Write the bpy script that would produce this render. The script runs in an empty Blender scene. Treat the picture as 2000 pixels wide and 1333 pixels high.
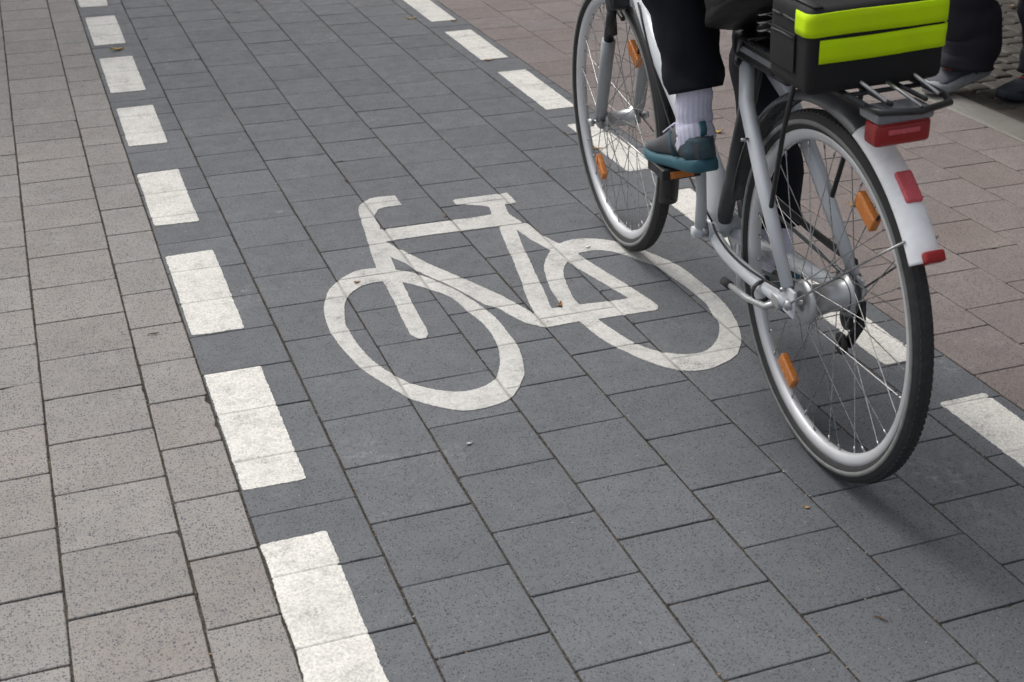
import bpy, bmesh, math, random
import numpy as np
from mathutils import Vector, Matrix, noise
PI = math.pi
R = math.radians
rng = random.Random(7)
nrs = np.random.RandomState(11)
scn = bpy.context.scene
COL = scn.collection

# ------------------------------------------------------------------ camera, sky, sun, exposure
cam_d = bpy.data.cameras.new('camera')
cam = bpy.data.objects.new('camera', cam_d); COL.objects.link(cam)
cam_d.sensor_width = 36.0; cam_d.lens = 46.236
cam.location = (-0.24866, 0.0, 1.38858)
cam.rotation_euler = (1.0993460, -0.0000941, -0.3555642)
cam_d.clip_start = 0.05; cam_d.clip_end = 400
cam_d.dof.use_dof = True; cam_d.dof.focus_distance = 3.0; cam_d.dof.aperture_fstop = 8.0
scn.camera = cam
SUN_EL, SUN_AZ = R(50), R(-24)          # azimuth from +y, negative = to the left
w = bpy.data.worlds.new('World'); scn.world = w; w.use_nodes = True
nt = w.node_tree; nt.nodes.clear()
o_ = nt.nodes.new('ShaderNodeOutputWorld'); b_ = nt.nodes.new('ShaderNodeBackground')
s_ = nt.nodes.new('ShaderNodeTexSky'); s_.sky_type = 'NISHITA'; s_.sun_disc = False
s_.sun_elevation = SUN_EL; s_.sun_rotation = SUN_AZ; s_.air_density = 1.0; s_.dust_density = 6.0; s_.ozone_density = 1.0
h_ = nt.nodes.new('ShaderNodeHueSaturation'); h_.inputs['Saturation'].default_value = 0.35
b_.inputs['Strength'].default_value = 0.15
nt.links.new(s_.outputs[0], h_.inputs['Color']); nt.links.new(h_.outputs[0], b_.inputs[0]); nt.links.new(b_.outputs[0], o_.inputs[0])
sd = bpy.data.lights.new('sun', 'SUN'); sd.energy = 0.72; sd.angle = R(40); sd.color = (1.0, 0.98, 0.95)
sun = bpy.data.objects.new('sun', sd); COL.objects.link(sun)
sdir = Vector((math.sin(SUN_AZ)*math.cos(SUN_EL), math.cos(SUN_AZ)*math.cos(SUN_EL), math.sin(SUN_EL)))
sun.rotation_euler = sdir.to_track_quat('Z', 'Y').to_euler()
scn.view_settings.view_transform = 'Standard'; scn.view_settings.look = 'None'
scn.view_settings.exposure = 0.38; scn.view_settings.gamma = 1.0

# ------------------------------------------------------------------ materials
def mat(name, col, rough=0.5, metal=0.0, spec=0.5, var=0.0, vscale=30, bump=0.0, bscale=200, coat=0.0, dirt=0.0):
    m = bpy.data.materials.new(name); m.use_nodes = True
    n = m.node_tree; p = n.nodes['Principled BSDF']; L = n.links.new
    p.inputs['Base Color'].default_value = (*col, 1); p.inputs['Roughness'].default_value = rough
    p.inputs['Metallic'].default_value = metal; p.inputs['Specular IOR Level'].default_value = spec
    if coat: p.inputs['Coat Weight'].default_value = coat; p.inputs['Coat Roughness'].default_value = 0.15
    tc = n.nodes.new('ShaderNodeTexCoord')
    if var:
        t = n.nodes.new('ShaderNodeTexNoise'); t.inputs['Scale'].default_value = vscale; t.inputs['Detail'].default_value = 5
        L(tc.outputs['Object'], t.inputs['Vector'])
        r = n.nodes.new('ShaderNodeMapRange'); L(t.outputs[0], r.inputs[0])
        r.inputs[1].default_value = .3; r.inputs[2].default_value = .7; r.inputs[3].default_value = 1-var; r.inputs[4].default_value = 1+var
        mm = n.nodes.new('ShaderNodeVectorMath'); mm.operation = 'SCALE'; mm.inputs[0].default_value = col
        L(r.outputs[0], mm.inputs['Scale']); L(mm.outputs[0], p.inputs['Base Color'])
        r2 = n.nodes.new('ShaderNodeMapRange'); L(t.outputs[0], r2.inputs[0])
        r2.inputs[1].default_value = .3; r2.inputs[2].default_value = .7; r2.inputs[3].default_value = max(.05, rough-.12); r2.inputs[4].default_value = min(1, rough+.12)
        L(r2.outputs[0], p.inputs['Roughness'])
    if bump:
        t = n.nodes.new('ShaderNodeTexNoise'); t.inputs['Scale'].default_value = bscale; t.inputs['Detail'].default_value = 3
        L(tc.outputs['Object'], t.inputs['Vector'])
        b = n.nodes.new('ShaderNodeBump'); b.inputs['Distance'].default_value = 0.001; b.inputs['Strength'].default_value = bump
        L(t.outputs[0], b.inputs['Height']); L(b.outputs[0], p.inputs['Normal'])
    return m

def paver_mat(name, base, speck, speck_amt, light=(.5, .5, .48), tint=(1, 1, 1), tone=.09):
    m = bpy.data.materials.new(name); m.use_nodes = True
    n = m.node_tree; p = n.nodes['Principled BSDF']; L = n.links.new; N = n.nodes.new
    tc = N('ShaderNodeTexCoord'); geo = N('ShaderNodeNewGeometry')
    def noise_(sc, det=4, ro=.55):
        t = N('ShaderNodeTexNoise'); t.inputs['Scale'].default_value = sc; t.inputs['Detail'].default_value = det; t.inputs['Roughness'].default_value = ro
        L(tc.outputs['Object'], t.inputs['Vector']); return t.outputs[0]
    def mr(x, a, b, c, d):
        r = N('ShaderNodeMapRange'); L(x, r.inputs[0])
        for i, v in enumerate((a, b, c, d)): r.inputs[i+1].default_value = v
        return r.outputs[0]
    def mul(a, b):
        q = N('ShaderNodeMath'); q.operation = 'MULTIPLY'; L(a, q.inputs[0])
        if isinstance(b, float): q.inputs[1].default_value = b
        else: L(b, q.inputs[1])
        return q.outputs[0]
    tone_ = mul(mul(mr(geo.outputs['Random Per Island'], 0, 1, 1-tone, 1+tone), mr(noise_(2.2), .3, .7, .93, 1.07)),
                mul(mr(noise_(14, 5), .3, .7, .92, 1.08), mr(noise_(900, 2, .8), .25, .75, .80, 1.20)))
    bc = N('ShaderNodeVectorMath'); bc.operation = 'SCALE'; bc.inputs[0].default_value = base; L(tone_, bc.inputs['Scale'])
    # colour drift between neighbouring slabs
    rnd = N('ShaderNodeTexWhiteNoise'); rnd.noise_dimensions = '1D'; L(geo.outputs['Random Per Island'], rnd.inputs['W'])
    mx0 = N('ShaderNodeMix'); mx0.data_type = 'RGBA'; mx0.blend_type = 'MULTIPLY'; L(mr(rnd.outputs['Value'], 0, 1, 0, .8), mx0.inputs[0])
    L(bc.outputs[0], mx0.inputs[6]); mx0.inputs[7].default_value = (*tint, 1)
    # aggregate: dark angular chips
    warp = N('ShaderNodeVectorMath'); warp.operation = 'ADD'
    tn = N('ShaderNodeTexNoise'); tn.inputs['Scale'].default_value = 300; L(tc.outputs['Object'], tn.inputs['Vector'])
    ws = N('ShaderNodeVectorMath'); ws.operation = 'SCALE'; ws.inputs['Scale'].default_value = .003; L(tn.outputs['Color'], ws.inputs[0])
    L(tc.outputs['Object'], warp.inputs[0]); L(ws.outputs[0], warp.inputs[1])
    def specks(scale, thr, frac, soft=.04):
        v = N('ShaderNodeTexVoronoi'); v.inputs['Scale'].default_value = scale; L(warp.outputs[0], v.inputs['Vector'])
        sx = N('ShaderNodeSeparateColor'); L(v.outputs['Color'], sx.inputs[0])
        sz = mul(mr(sx.outputs[1], 0, 1, .5, 1.15), thr)
        sub = N('ShaderNodeMath'); sub.operation = 'SUBTRACT'; L(sz, sub.inputs[0]); L(v.outputs['Distance'], sub.inputs[1])
        a = mr(sub.outputs[0], 0, soft, 0, 1)
        lt = N('ShaderNodeMath'); lt.operation = 'LESS_THAN'; L(sx.outputs[0], lt.inputs[0]); lt.inputs[1].default_value = frac
        return mul(a, lt.outputs[0])
    cur = mx0.outputs[2]
    for sc, thr, fr, c, amt in ((185, .37, .50, speck, speck_amt), (300, .45, .50, speck, speck_amt*.8), (520, .5, .4, speck, speck_amt*.55), (260, .34, .035, light, .35), (60, .09, .03, (.55, .55, .53), .7)):
        mx = N('ShaderNodeMix'); mx.data_type = 'RGBA'; L(mul(specks(sc, thr, fr), float(amt)), mx.inputs[0]); L(cur, mx.inputs[6]); mx.inputs[7].default_value = (*c, 1)
        cur = mx.outputs[2]
    # brownish soiling in blotches
    mxs = N('ShaderNodeMix'); mxs.data_type = 'RGBA'; mxs.blend_type = 'MULTIPLY'
    L(mr(noise_(7, 6, .6), .56, .74, 0, .55), mxs.inputs[0]); L(cur, mxs.inputs[6]); mxs.inputs[7].default_value = (.80, .77, .72, 1)
    cur = mxs.outputs[2]
    # trodden-in gum spots, chalky smears, faint tyre tracks
    gv = N('ShaderNodeTexVoronoi'); gv.inputs['Scale'].default_value = 3.1; L(warp.outputs[0], gv.inputs['Vector'])
    gs = N('ShaderNodeSeparateColor'); L(gv.outputs['Color'], gs.inputs[0])
    gl = N('ShaderNodeMath'); gl.operation = 'LESS_THAN'; L(gs.outputs[0], gl.inputs[0]); gl.inputs[1].default_value = .30
    mg = N('ShaderNodeMix'); mg.data_type = 'RGBA'; L(mul(mul(mr(gv.outputs['Distance'], .022, .040, .38, 0), gl.outputs[0]), mr(noise_(120, 3), .3, .6, .5, 1)), mg.inputs[0]); L(cur, mg.inputs[6]); mg.inputs[7].default_value = (.33, .325, .30, 1)
    ck = mul(mr(noise_(2.6, 3, .5), .60, .70, 0, 1), mr(noise_(45, 6, .75), .48, .72, 0, .42))
    mc = N('ShaderNodeMix'); mc.data_type = 'RGBA'; L(ck, mc.inputs[0]); L(mg.outputs[2], mc.inputs[6]); mc.inputs[7].default_value = (.42, .42, .41, 1)
    cur = mc.outputs[2]
    L(cur, p.inputs['Base Color'])
    L(mr(noise_(20, 4), .3, .7, .62, .82), p.inputs['Roughness']); p.inputs['Specular IOR Level'].default_value = .35
    b = N('ShaderNodeBump'); b.inputs['Distance'].default_value = .0006; b.inputs['Strength'].default_value = .5; L(noise_(650, 3, .7), b.inputs['Height'])
    L(b.outputs[0], p.inputs['Normal'])
    return m

def sand_mat(name, c1, c2, scale=350):
    m = bpy.data.materials.new(name); m.use_nodes = True
    n = m.node_tree; p = n.nodes['Principled BSDF']; L = n.links.new; N = n.nodes.new
    tc = N('ShaderNodeTexCoord')
    t = N('ShaderNodeTexVoronoi'); t.inputs['Scale'].default_value = scale; L(tc.outputs['Object'], t.inputs['Vector'])
    t2 = N('ShaderNodeTexNoise'); t2.inputs['Scale'].default_value = 12; t2.inputs['Detail'].default_value = 6; L(tc.outputs['Object'], t2.inputs['Vector'])
    sx = N('ShaderNodeSeparateColor'); L(t.outputs['Color'], sx.inputs[0])
    a = N('ShaderNodeMath'); a.operation = 'MULTIPLY'; L(sx.outputs[0], a.inputs[0]); L(t2.outputs[0], a.inputs[1])
    r = N('ShaderNodeValToRGB'); r.color_ramp.elements[0].color = (*c1, 1); r.color_ramp.elements[1].color = (*c2, 1)
    r.color_ramp.elements[0].position = .1; r.color_ramp.elements[1].position = .75
    L(a.outputs[0], r.inputs[0]); L(r.outputs[0], p.inputs['Base Color']); p.inputs['Roughness'].default_value = .95; p.inputs['Specular IOR Level'].default_value = .15
    b = N('ShaderNodeBump'); b.inputs['Distance'].default_value = .003; L(t.outputs['Distance'], b.inputs['Height']); L(b.outputs[0], p.inputs['Normal'])
    return m

def paint_mat(name, base, wear):
    m = bpy.data.materials.new(name); m.use_nodes = True
    n = m.node_tree; p = n.nodes['Principled BSDF']; L = n.links.new; N = n.nodes.new
    tc = N('ShaderNodeTexCoord')
    def noise_(sc, det=4, ro=.6):
        t = N('ShaderNodeTexNoise'); t.inputs['Scale'].default_value = sc; t.inputs['Detail'].default_value = det; t.inputs['Roughness'].default_value = ro
        L(tc.outputs['Object'], t.inputs['Vector']); return t.outputs[0]
    def mr(x, a, b, c, d):
        r = N('ShaderNodeMapRange'); L(x, r.inputs[0])
        for i, v in enumerate((a, b, c, d)): r.inputs[i+1].default_value = v
        return r.outputs[0]
    def mix(f, a, b):
        q = N('ShaderNodeMix'); q.data_type = 'RGBA'; L(f, q.inputs[0])
        if isinstance(a, tuple): q.inputs[6].default_value = (*a, 1)
        else: L(a, q.inputs[6])
        q.inputs[7].default_value = (*b, 1); return q.outputs[2]
    c = mix(mr(noise_(4.5, 6, .65), .40, .66, 0, .8*wear), base, tuple(x*.80 for x in base))
    c = mix(mr(noise_(130, 5, .7), .47, .60, 0, .42), c, (.46, .452, .42))
    c = mix(mr(noise_(300, 3, .7), .50, .62, 0, .60), c, (.34, .335, .315))
    c = mix(mr(noise_(30, 9, .75), .50, .66, 0, .50*wear), c, (.30, .295, .275))
    thin = mr(noise_(9, 8, .7), .52, .64, 0, 1); pit = mr(noise_(230, 4, .75), .49, .56, 0, .8*min(1, wear))
    tm = N('ShaderNodeMath'); tm.operation = 'MULTIPLY'; L(thin, tm.inputs[0]); L(pit, tm.inputs[1])
    c = mix(tm.outputs[0], c, (.155, .158, .162))
    at = N('ShaderNodeAttribute'); at.attribute_name = 'joint'
    c = mix(at.outputs['Fac'], c, (.15, .143, .128))
    L(c, p.inputs['Base Color']); p.inputs['Roughness'].default_value = .78; p.inputs['Specular IOR Level'].default_value = .3
    b = N('ShaderNodeBump'); b.inputs['Distance'].default_value = .0012; b.inputs['Strength'].default_value = .8; L(noise_(380, 4, .7), b.inputs['Height'])
    L(b.outputs[0], p.inputs['Normal'])
    return m

M = {}
M['dark_paver'] = paver_mat('dark_paver', (.129, .136, .146), (.034, .039, .050), .78, tint=(.955, .96, .975), tone=.075)
M['pink_paver'] = paver_mat('pink_paver', (.262, .249, .234), (.062, .070, .090), .95, tint=(1.0, .955, .94), tone=.075)
M['red_paver'] = paver_mat('red_paver', (.205, .178, .168), (.052, .055, .070), .88, tint=(1.0, .94, .91), tone=.07)
M['kerb'] = paver_mat('kerb_stone', (.20, .19, .172), (.08, .08, .08), .5)
M['cobble'] = paver_mat('cobble_stone', (.046, .041, .035), (.02, .02, .02), .4, light=(.14, .13, .11), tone=.18)  # brown stone, with the shade over that strip put into the colour
M['sand'] = sand_mat('joint_sand', (.045, .040, .034), (.19, .165, .135))
M['paint'] = paint_mat('lane_paint', (.80, .785, .735), .7)
M['paint2'] = paint_mat('symbol_paint', (.64, .635, .61), 1.0)

# ------------------------------------------------------------------ object helpers
def link(o, parent=None):
    COL.objects.link(o)
    if parent is not None: o.parent = parent
    return o
def tag(o, label=None, cat=None, group=None, kind=None):
    if label: o['label'] = label
    if cat: o['category'] = cat
    if group: o['group'] = group
    if kind: o['kind'] = kind
    return o
def thing(name, label, cat, mtx=None, group=None):
    o = bpy.data.objects.new(name, None); o.empty_display_size = .1; COL.objects.link(o)
    if mtx is not None: o.matrix_world = mtx
    return tag(o, label, cat, group)

class MB:
    """collects verts and faces of one mesh"""
    def __init__(s): s.v = []; s.f = []; s.sm = []
    def add(s, vs, fs, smooth=True):
        k = len(s.v); s.v += [tuple(map(float, q)) for q in vs]; s.f += [tuple(i+k for i in f) for f in fs]; s.sm += [smooth]*len(fs)
    def box(s, c, d, rot=None, bev=.0):
        bm = bmesh.new(); bmesh.ops.create_cube(bm, size=1)
        for q in bm.verts: q.co = Vector((q.co.x*d[0], q.co.y*d[1], q.co.z*d[2]))
        if bev: bmesh.ops.bevel(bm, geom=bm.edges[:], offset=bev, segments=3, profile=.6, affect='EDGES')
        for q in bm.verts:
            if rot is not None: q.co = rot @ q.co
            q.co += Vector(c)
        bm.verts.index_update()
        s.add([q.co[:] for q in bm.verts], [[q.index for q in f.verts] for f in bm.faces], smooth=bool(bev)); bm.free()
    def loft(s, path, rad, n=16, caps=True, ref=None, fn=None, ex=2.0):
        """tube along path; rad = number, list of numbers or list of (a, b); a is measured along the ref direction's side"""
        P = [Vector(q) for q in path]; k = len(P)
        if isinstance(rad, (int, float)): rad = [rad]*k
        rad = [(r, r) if isinstance(r, (int, float)) else r for r in rad]
        T = []
        for i in range(k):
            a = P[min(i+1, k-1)]-P[max(i-1, 0)]
            T.append(a.normalized() if a.length > 1e-9 else Vector((0, 0, 1)))
        rf = Vector(ref) if ref else (Vector((0, 0, 1)) if abs(T[0].z) < .9 else Vector((0, 1, 0)))
        x = rf.cross(T[0]).normalized()
        vs = []
        for i in range(k):
            x = (x-T[i]*x.dot(T[i])).normalized(); y = T[i].cross(x)
            for j in range(n):
                a = 2*PI*j/n; ca, sa = math.cos(a), math.sin(a)
                if ex != 2.0:
                    ca = math.copysign(abs(ca)**(2/ex), ca); sa = math.copysign(abs(sa)**(2/ex), sa)
                q = P[i]+x*(ca*rad[i][0])+y*(sa*rad[i][1])
                if fn: q = fn(q, i/(k-1), a, (q-P[i]).normalized())
                vs.append(q)
        fs = [(i*n+j, i*n+(j+1) % n, (i+1)*n+(j+1) % n, (i+1)*n+j) for i in range(k-1) for j in range(n)]
        if caps:
            fs.append(tuple(range(n-1, -1, -1))); fs.append(tuple((k-1)*n+j for j in range(n)))
        s.add(vs, fs)
    def ring(s, prof, c=(0, 0, 0), n=96, a0=0, a1=2*PI, closed_prof=True):
        """revolve profile [(x, r)] about the x axis through c, in the y-z plane; angle 0 = +y, 90 = +z"""
        full = abs(a1-a0-2*PI) < 1e-6; m = n if full else n+1; k = len(prof); vs = []
        for i in range(m):
            a = a0+(a1-a0)*i/n
            for x, r in prof: vs.append((c[0]+x, c[1]+r*math.cos(a), c[2]+r*math.sin(a)))
        fs = []
        for i in range(n):
            i2 = (i+1) % m
            for j in range(k if closed_prof else k-1):
                j2 = (j+1) % k; fs.append((i*k+j, i*k+j2, i2*k+j2, i2*k+j))
        if not full and closed_prof: fs += [tuple(range(k-1, -1, -1)), tuple((m-1)*k+j for j in range(k))]
        s.add(vs, fs)
    def ball(s, c, r, n=20, m=12):
        if isinstance(r, (int, float)): r = (r, r, r)
        vs = [(c[0], c[1], c[2]+r[2])]; 
        for i in range(1, m):
            t = PI*i/m
            for j in range(n):
                a = 2*PI*j/n; vs.append((c[0]+r[0]*math.sin(t)*math.cos(a), c[1]+r[1]*math.sin(t)*math.sin(a), c[2]+r[2]*math.cos(t)))
        vs.append((c[0], c[1], c[2]-r[2])); e = len(vs)-1
        fs = [(0, 1+j, 1+(j+1) % n) for j in range(n)]
        for i in range(m-2):
            for j in range(n): fs.append((1+i*n+j, 1+(i+1)*n+j, 1+(i+1)*n+(j+1) % n, 1+i*n+(j+1) % n))
        fs += [(e, 1+(m-2)*n+(j+1) % n, 1+(m-2)*n+j) for j in range(n)]
        s.add(vs, fs)
    def mesh(s, name):
        me = bpy.data.meshes.new(name); me.from_pydata(s.v, [], s.f); me.update()
        me.polygons.foreach_set('use_smooth', s.sm); return me
    def build(s, name, m, parent=None, fix=True):
        me = s.mesh(name); me.materials.append(M[m] if isinstance(m, str) else m)
        if fix:
            bm = bmesh.new(); bm.from_mesh(me); bmesh.ops.recalc_face_normals(bm, faces=bm.faces[:]); bm.to_mesh(me); bm.free()
        return link(bpy.data.objects.new(name, me), parent)
    def fused(s, name, m, parent=None, voxel=.006, smooth=4):
        """one continuous surface out of all the collected shapes"""
        me = s.mesh(name); o = bpy.data.objects.new(name, me); COL.objects.link(o)
        r = o.modifiers.new('r', 'REMESH'); r.mode = 'VOXEL'; r.voxel_size = voxel; r.use_smooth_shade = True
        q = o.modifiers.new('s', 'SMOOTH'); q.factor = .5; q.iterations = smooth
        dg = bpy.context.evaluated_depsgraph_get(); me2 = bpy.data.meshes.new_from_object(o.evaluated_get(dg))
        o.modifiers.clear(); o.data = me2; me2.name = name; me2.materials.clear(); me2.materials.append(M[m] if isinstance(m, str) else m)
        me2.polygons.foreach_set('use_smooth', [True]*len(me2.polygons))
        if parent is not None: o.parent = parent
        return o

# ------------------------------------------------------------------ paving layout (metres; u across the path = x, v along it = y)
V0, V1 = -3.0, 12.5
def regular(ph, pitch=.1968):
    k0 = math.floor((V0-ph)/pitch); out = []; v = ph+k0*pitch
    while v < V1: out.append(v); v += pitch if v < 3.6 or pitch > .199 else .1975
    return out
def from_list(l, pitch=.1968, far=.2015):
    l = sorted(l); full = [l[0]]
    for a, b in zip(l, l[1:]):
        n = max(1, round((b-a)/.2)); full += [a+(b-a)*(i+1)/n for i in range(n)]
    while full[0] > V0: full.insert(0, full[0]-pitch)
    while full[-1] < V1: full.append(full[-1]+far)
    return full
CM3 = from_list([2.535, 2.728, 2.924, 3.126, 3.336, 3.544, 3.749])
CM2 = from_list([1.86, 2.055, 2.25, 2.639, 2.829, 3.029, 3.239, 3.447, 3.853, 4.056, 4.261, 4.466, 4.661])
CM1 = from_list([1.756, 1.955, 2.148, 2.544, 2.731, 2.925, 3.125, 3.333, 3.54, 3.944, 4.149, 4.355, 4.556, 4.758])
C0 = from_list([2.444, 2.635, 2.83, 3.021, 3.222, 3.425])
C1 = from_list([1.559, 1.754, 1.953, 2.151, 2.542, 2.734, 2.925, 3.119, 3.319, 3.516, 3.725, 3.929, 4.126, 4.33, 5.324])
cols = []      # (u0, u1, joints, area)
left_u = [-.0027, -.1275, -.3365, -.535]
for i, js in enumerate((CM1, CM2, CM3)): cols.append((left_u[i+1], left_u[i], js, 'left'))
u = -.535; k = 0
while u > -4.2:
    wd = .2; js = [v+(.1 if k % 2 == 0 else 0) for v in CM3]; cols.append((u-wd, u, js, 'left')); u -= wd; k += 1
du = [-.0027, .2004, .3988, .6041, .8008, 1.001, 1.201, 1.4018, 1.5997]
dj = [C0, C1, regular(.0847, .1961), regular(.1769), regular(.0743, .1971), regular(.1763), regular(.0740), regular(.176)]
for i in range(8): cols.append((du[i], du[i+1], dj[i], 'dark'))
ru = [1.5997, 1.7965, 1.9915, 2.1895, 2.3815, 2.5825, 2.7865]
rj = [regular(.0773, .1965), regular(.163), regular(.060), regular(.155), regular(.051), regular(.150)]
for i in range(6): cols.append((ru[i], ru[i+1], rj[i], 'right'))
JL = sorted(set([c[0] for c in cols]+[c[1] for c in cols]))

def wob(a, b, s=0): return noise.noise(Vector((a*31.7, b*31.7, s)))
def slab_verts(x0, x1, y0, y1, cr, cham, seg, zt, tx, ty, chips, wobble):
    """outline of one slab with worn corners, as three rings: top, arris, foot"""
    pts = []
    cs = [(x1-cr, y1-cr, 0), (x0+cr, y1-cr, 90), (x0+cr, y0+cr, 180), (x1-cr, y0+cr, 270)]
    for ci, (cx, cy, a) in enumerate(cs):
        for q in (0, 30, 60, 90):
            t = R(a+q); pts.append((cx+cr*math.cos(t), cy+cr*math.sin(t), math.cos(t), math.sin(t)))
        nx = cs[(ci+1) % 4]; t = R(a+90); p0 = (cx+cr*math.cos(t), cy+cr*math.sin(t)); p1 = (nx[0]+cr*math.cos(t), nx[1]+cr*math.sin(t))
        for i in range(1, seg):
            f = i/seg; pts.append((p0[0]+(p1[0]-p0[0])*f, p0[1]+(p1[1]-p0[1])*f, math.cos(t), math.sin(t)))
    xm, ym = (x0+x1)/2, (y0+y1)/2; out = []
    rings = [[], [], []]
    for (x, y, nx, ny) in pts:
        d = wobble*(noise.noise(Vector((x*70, y*70, 3)))+.6*noise.noise(Vector((x*220, y*220, 9))))
        for (hx, hy, hr) in chips:
            q = math.hypot(x-hx, y-hy)
            if q < hr: d -= (hr-q)*.55
        x += nx*d; y += ny*d
        z = zt+(x-xm)*tx+(y-ym)*ty
        rings[0].append((x-nx*cham, y-ny*cham, z)); rings[1].append((x, y, z-cham*.8)); rings[2].append((x-nx*.001, y-ny*.001, -.03))
    return rings
def pave(name, area, matname, gap_u=.0047, gap_v=.0027, vmax=V1, umin=-9, umax=9, cham=.0016):
    V = []; F = []
    for (u0, u1, js, ar) in cols:
        if ar != area or u1 < umin or u0 > umax: continue
        for a, b in zip(js, js[1:]):
            if a > vmax: break
            near = -1.0 < u0 < 3.0 and .6 < a < 7.2
            g1 = gap_v*(.55+.9*rng.random())/2; g2 = gap_v*(.55+.9*rng.random())/2
            gl = gap_u*(.7+.6*rng.random())/2; gr = gap_u*(.7+.6*rng.random())/2
            chips = []
            if near:
                while rng.random() < .26:
                    e = rng.randrange(4); f = rng.random(); hr = rng.uniform(.005, .011)*(1 if rng.random() < .9 else 1.9)
                    chips.append(((u0+(u1-u0)*f, a+g1) if e == 0 else (u0+(u1-u0)*f, b-g2) if e == 1 else (u0+gl, a+(b-a)*f) if e == 2 else (u1-gr, a+(b-a)*f), hr))
                chips = [(c[0][0], c[0][1], c[1]) for c in chips]
            rg = slab_verts(u0+gl, u1-gr, a+g1, b-g2, rng.uniform(.003, .006), cham, 10 if near else 2, rng.uniform(-.0004, .0004),
                            rng.uniform(-.004, .004), rng.uniform(-.004, .004), chips, .0007)
            k = len(V); n = len(rg[0])
            for r_ in rg: V.extend(r_)
            F.append(tuple(k+i for i in range(n)))
            for q in range(2):
                for i in range(n):
                    j = (i+1) % n; F.append((k+q*n+i, k+(q+1)*n+i, k+(q+1)*n+j, k+q*n+j))
    me = bpy.data.meshes.new(name); me.from_pydata(V, [], F); me.materials.append(M[matname])
    o = link(bpy.data.objects.new(name, me)); tag(o, kind='structure'); return o
pave('cycle_path', 'dark', 'dark_paver')
pave('footpath', 'left', 'pink_paver', gap_v=.0036)
pave('footpath', 'right', 'red_paver', gap_u=.0035)

# bedding sand that fills the joints, as one sheet with a slightly uneven surface
def sheet(name, x0, x1, y0, y1, st, z, amp, m):
    nx = int((x1-x0)/st)+1; ny = int((y1-y0)/st)+1
    V = [(x0+i*(x1-x0)/nx, y0+j*(y1-y0)/ny, z+amp*noise.noise(Vector((x0+i*(x1-x0)/nx, y0+j*(y1-y0)/ny, 0))*23)) for j in range(ny+1) for i in range(nx+1)]
    F = [(j*(nx+1)+i, j*(nx+1)+i+1, (j+1)*(nx+1)+i+1, (j+1)*(nx+1)+i) for j in range(ny) for i in range(nx)]
    me = bpy.data.meshes.new(name); me.from_pydata(V, [], F); me.polygons.foreach_set('use_smooth', [True]*len(F)); me.materials.append(M[m])
    return tag(link(bpy.data.objects.new(name, me)), kind='structure')
sheet('joint_sand', -1.0, 3.0, .6, 7.4, .025, -.0034, .0018, 'sand')
M['ground'] = sand_mat('ground_dirt', (.05, .047, .042), (.16, .15, .135), 60)
g = MB(); g.add([(-200, -200, -.012), (200, -200, -.012), (200, 200, -.012), (-200, 200, -.012)], [(0, 1, 2, 3)], False)
tag(g.build('ground', 'ground'), kind='structure')

# kerb stones and the small rough cobbles beyond the right-hand footpath
def stones(name, rects, m, cr, cham, zt, wobble, tilt=.01, dz=.003):
    V = []; F = []
    for (x0, x1, y0, y1) in rects:
        rg = slab_verts(x0, x1, y0, y1, cr, cham, 5, zt+rng.uniform(-dz, dz), rng.uniform(-tilt, tilt), rng.uniform(-tilt, tilt), [], wobble)
        k = len(V); n = len(rg[0])
        inner = [(a[0]*.75+.25*(x0+x1)/2, a[1]*.75+.25*(y0+y1)/2, a[2]+cham*.7) for a in rg[0]]
        for r_ in [inner]+rg: V.extend(r_)
        F.append(tuple(k+i for i in range(n)))
        for q in range(3):
            for i in range(n):
                j = (i+1) % n; F.append((k+q*n+i, k+(q+1)*n+i, k+(q+1)*n+j, k+q*n+j))
    me = bpy.data.meshes.new(name); me.from_pydata(V, [], F); me.materials.append(M[m]); me.polygons.foreach_set('use_smooth', [True]*len(F))
    return tag(link(bpy.data.objects.new(name, me)), kind='structure')
kr = []; v = -2.7
while v < 12: kr.append((2.7905, 2.932, v, v+.996)); v += 1.0
stones('kerb', kr, 'kerb', .006, .003, 0, .0015, .0, .0005)
cr_ = []; x = 2.936; row = 0
while x < 5.6:
    wd = rng.uniform(.085, .105); v = -2.7+rng.random()*.1
    while v < 12.3:
        ln = rng.uniform(.08, .14); cr_.append((x+.004, x+wd-.003, v+.003, v+ln-.004)); v += ln
    x += wd
stones('cobbled_strip', cr_, 'cobble', .016, .004, -.004, .005, .03, .002)

# ------------------------------------------------------------------ painted marks: thin raised paint cut by a distance field, dipping into the joints
def col_at(x):
    for c in cols:
        if c[0] <= x < c[1]: return c
    return cols[0]
def joint_field(X, Y):
    d = np.full(X.shape, 9.0)
    for jl in JL: d = np.minimum(d, np.abs(X-jl)*.8)
    for c in cols:
        m = (X >= c[0]) & (X < c[1])
        if m.any():
            js = np.array(c[2]); i = np.clip(np.searchsorted(js, Y[m]), 1, len(js)-1)
            d[m] = np.minimum(d[m], np.minimum(np.abs(Y[m]-js[i]), np.abs(Y[m]-js[i-1]))*1.25)
    return d
def vnoise(X, Y, sc, seed):
    xi = np.floor(X*sc).astype(int); yi = np.floor(Y*sc).astype(int); fx = X*sc-xi; fy = Y*sc-yi
    fx = fx*fx*(3-2*fx); fy = fy*fy*(3-2*fy)
    def h(a, b):
        n = (a*374761393+b*668265263+seed*974711) & 0xffffffff; n = ((n ^ (n >> 13))*1274126177) & 0xffffffff
        return ((n ^ (n >> 16)) & 0xffff)/65535.0*2-1
    return (h(xi, yi)*(1-fx)+h(xi+1, yi)*fx)*(1-fy)+(h(xi, yi+1)*(1-fx)+h(xi+1, yi+1)*fx)*fy
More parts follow.
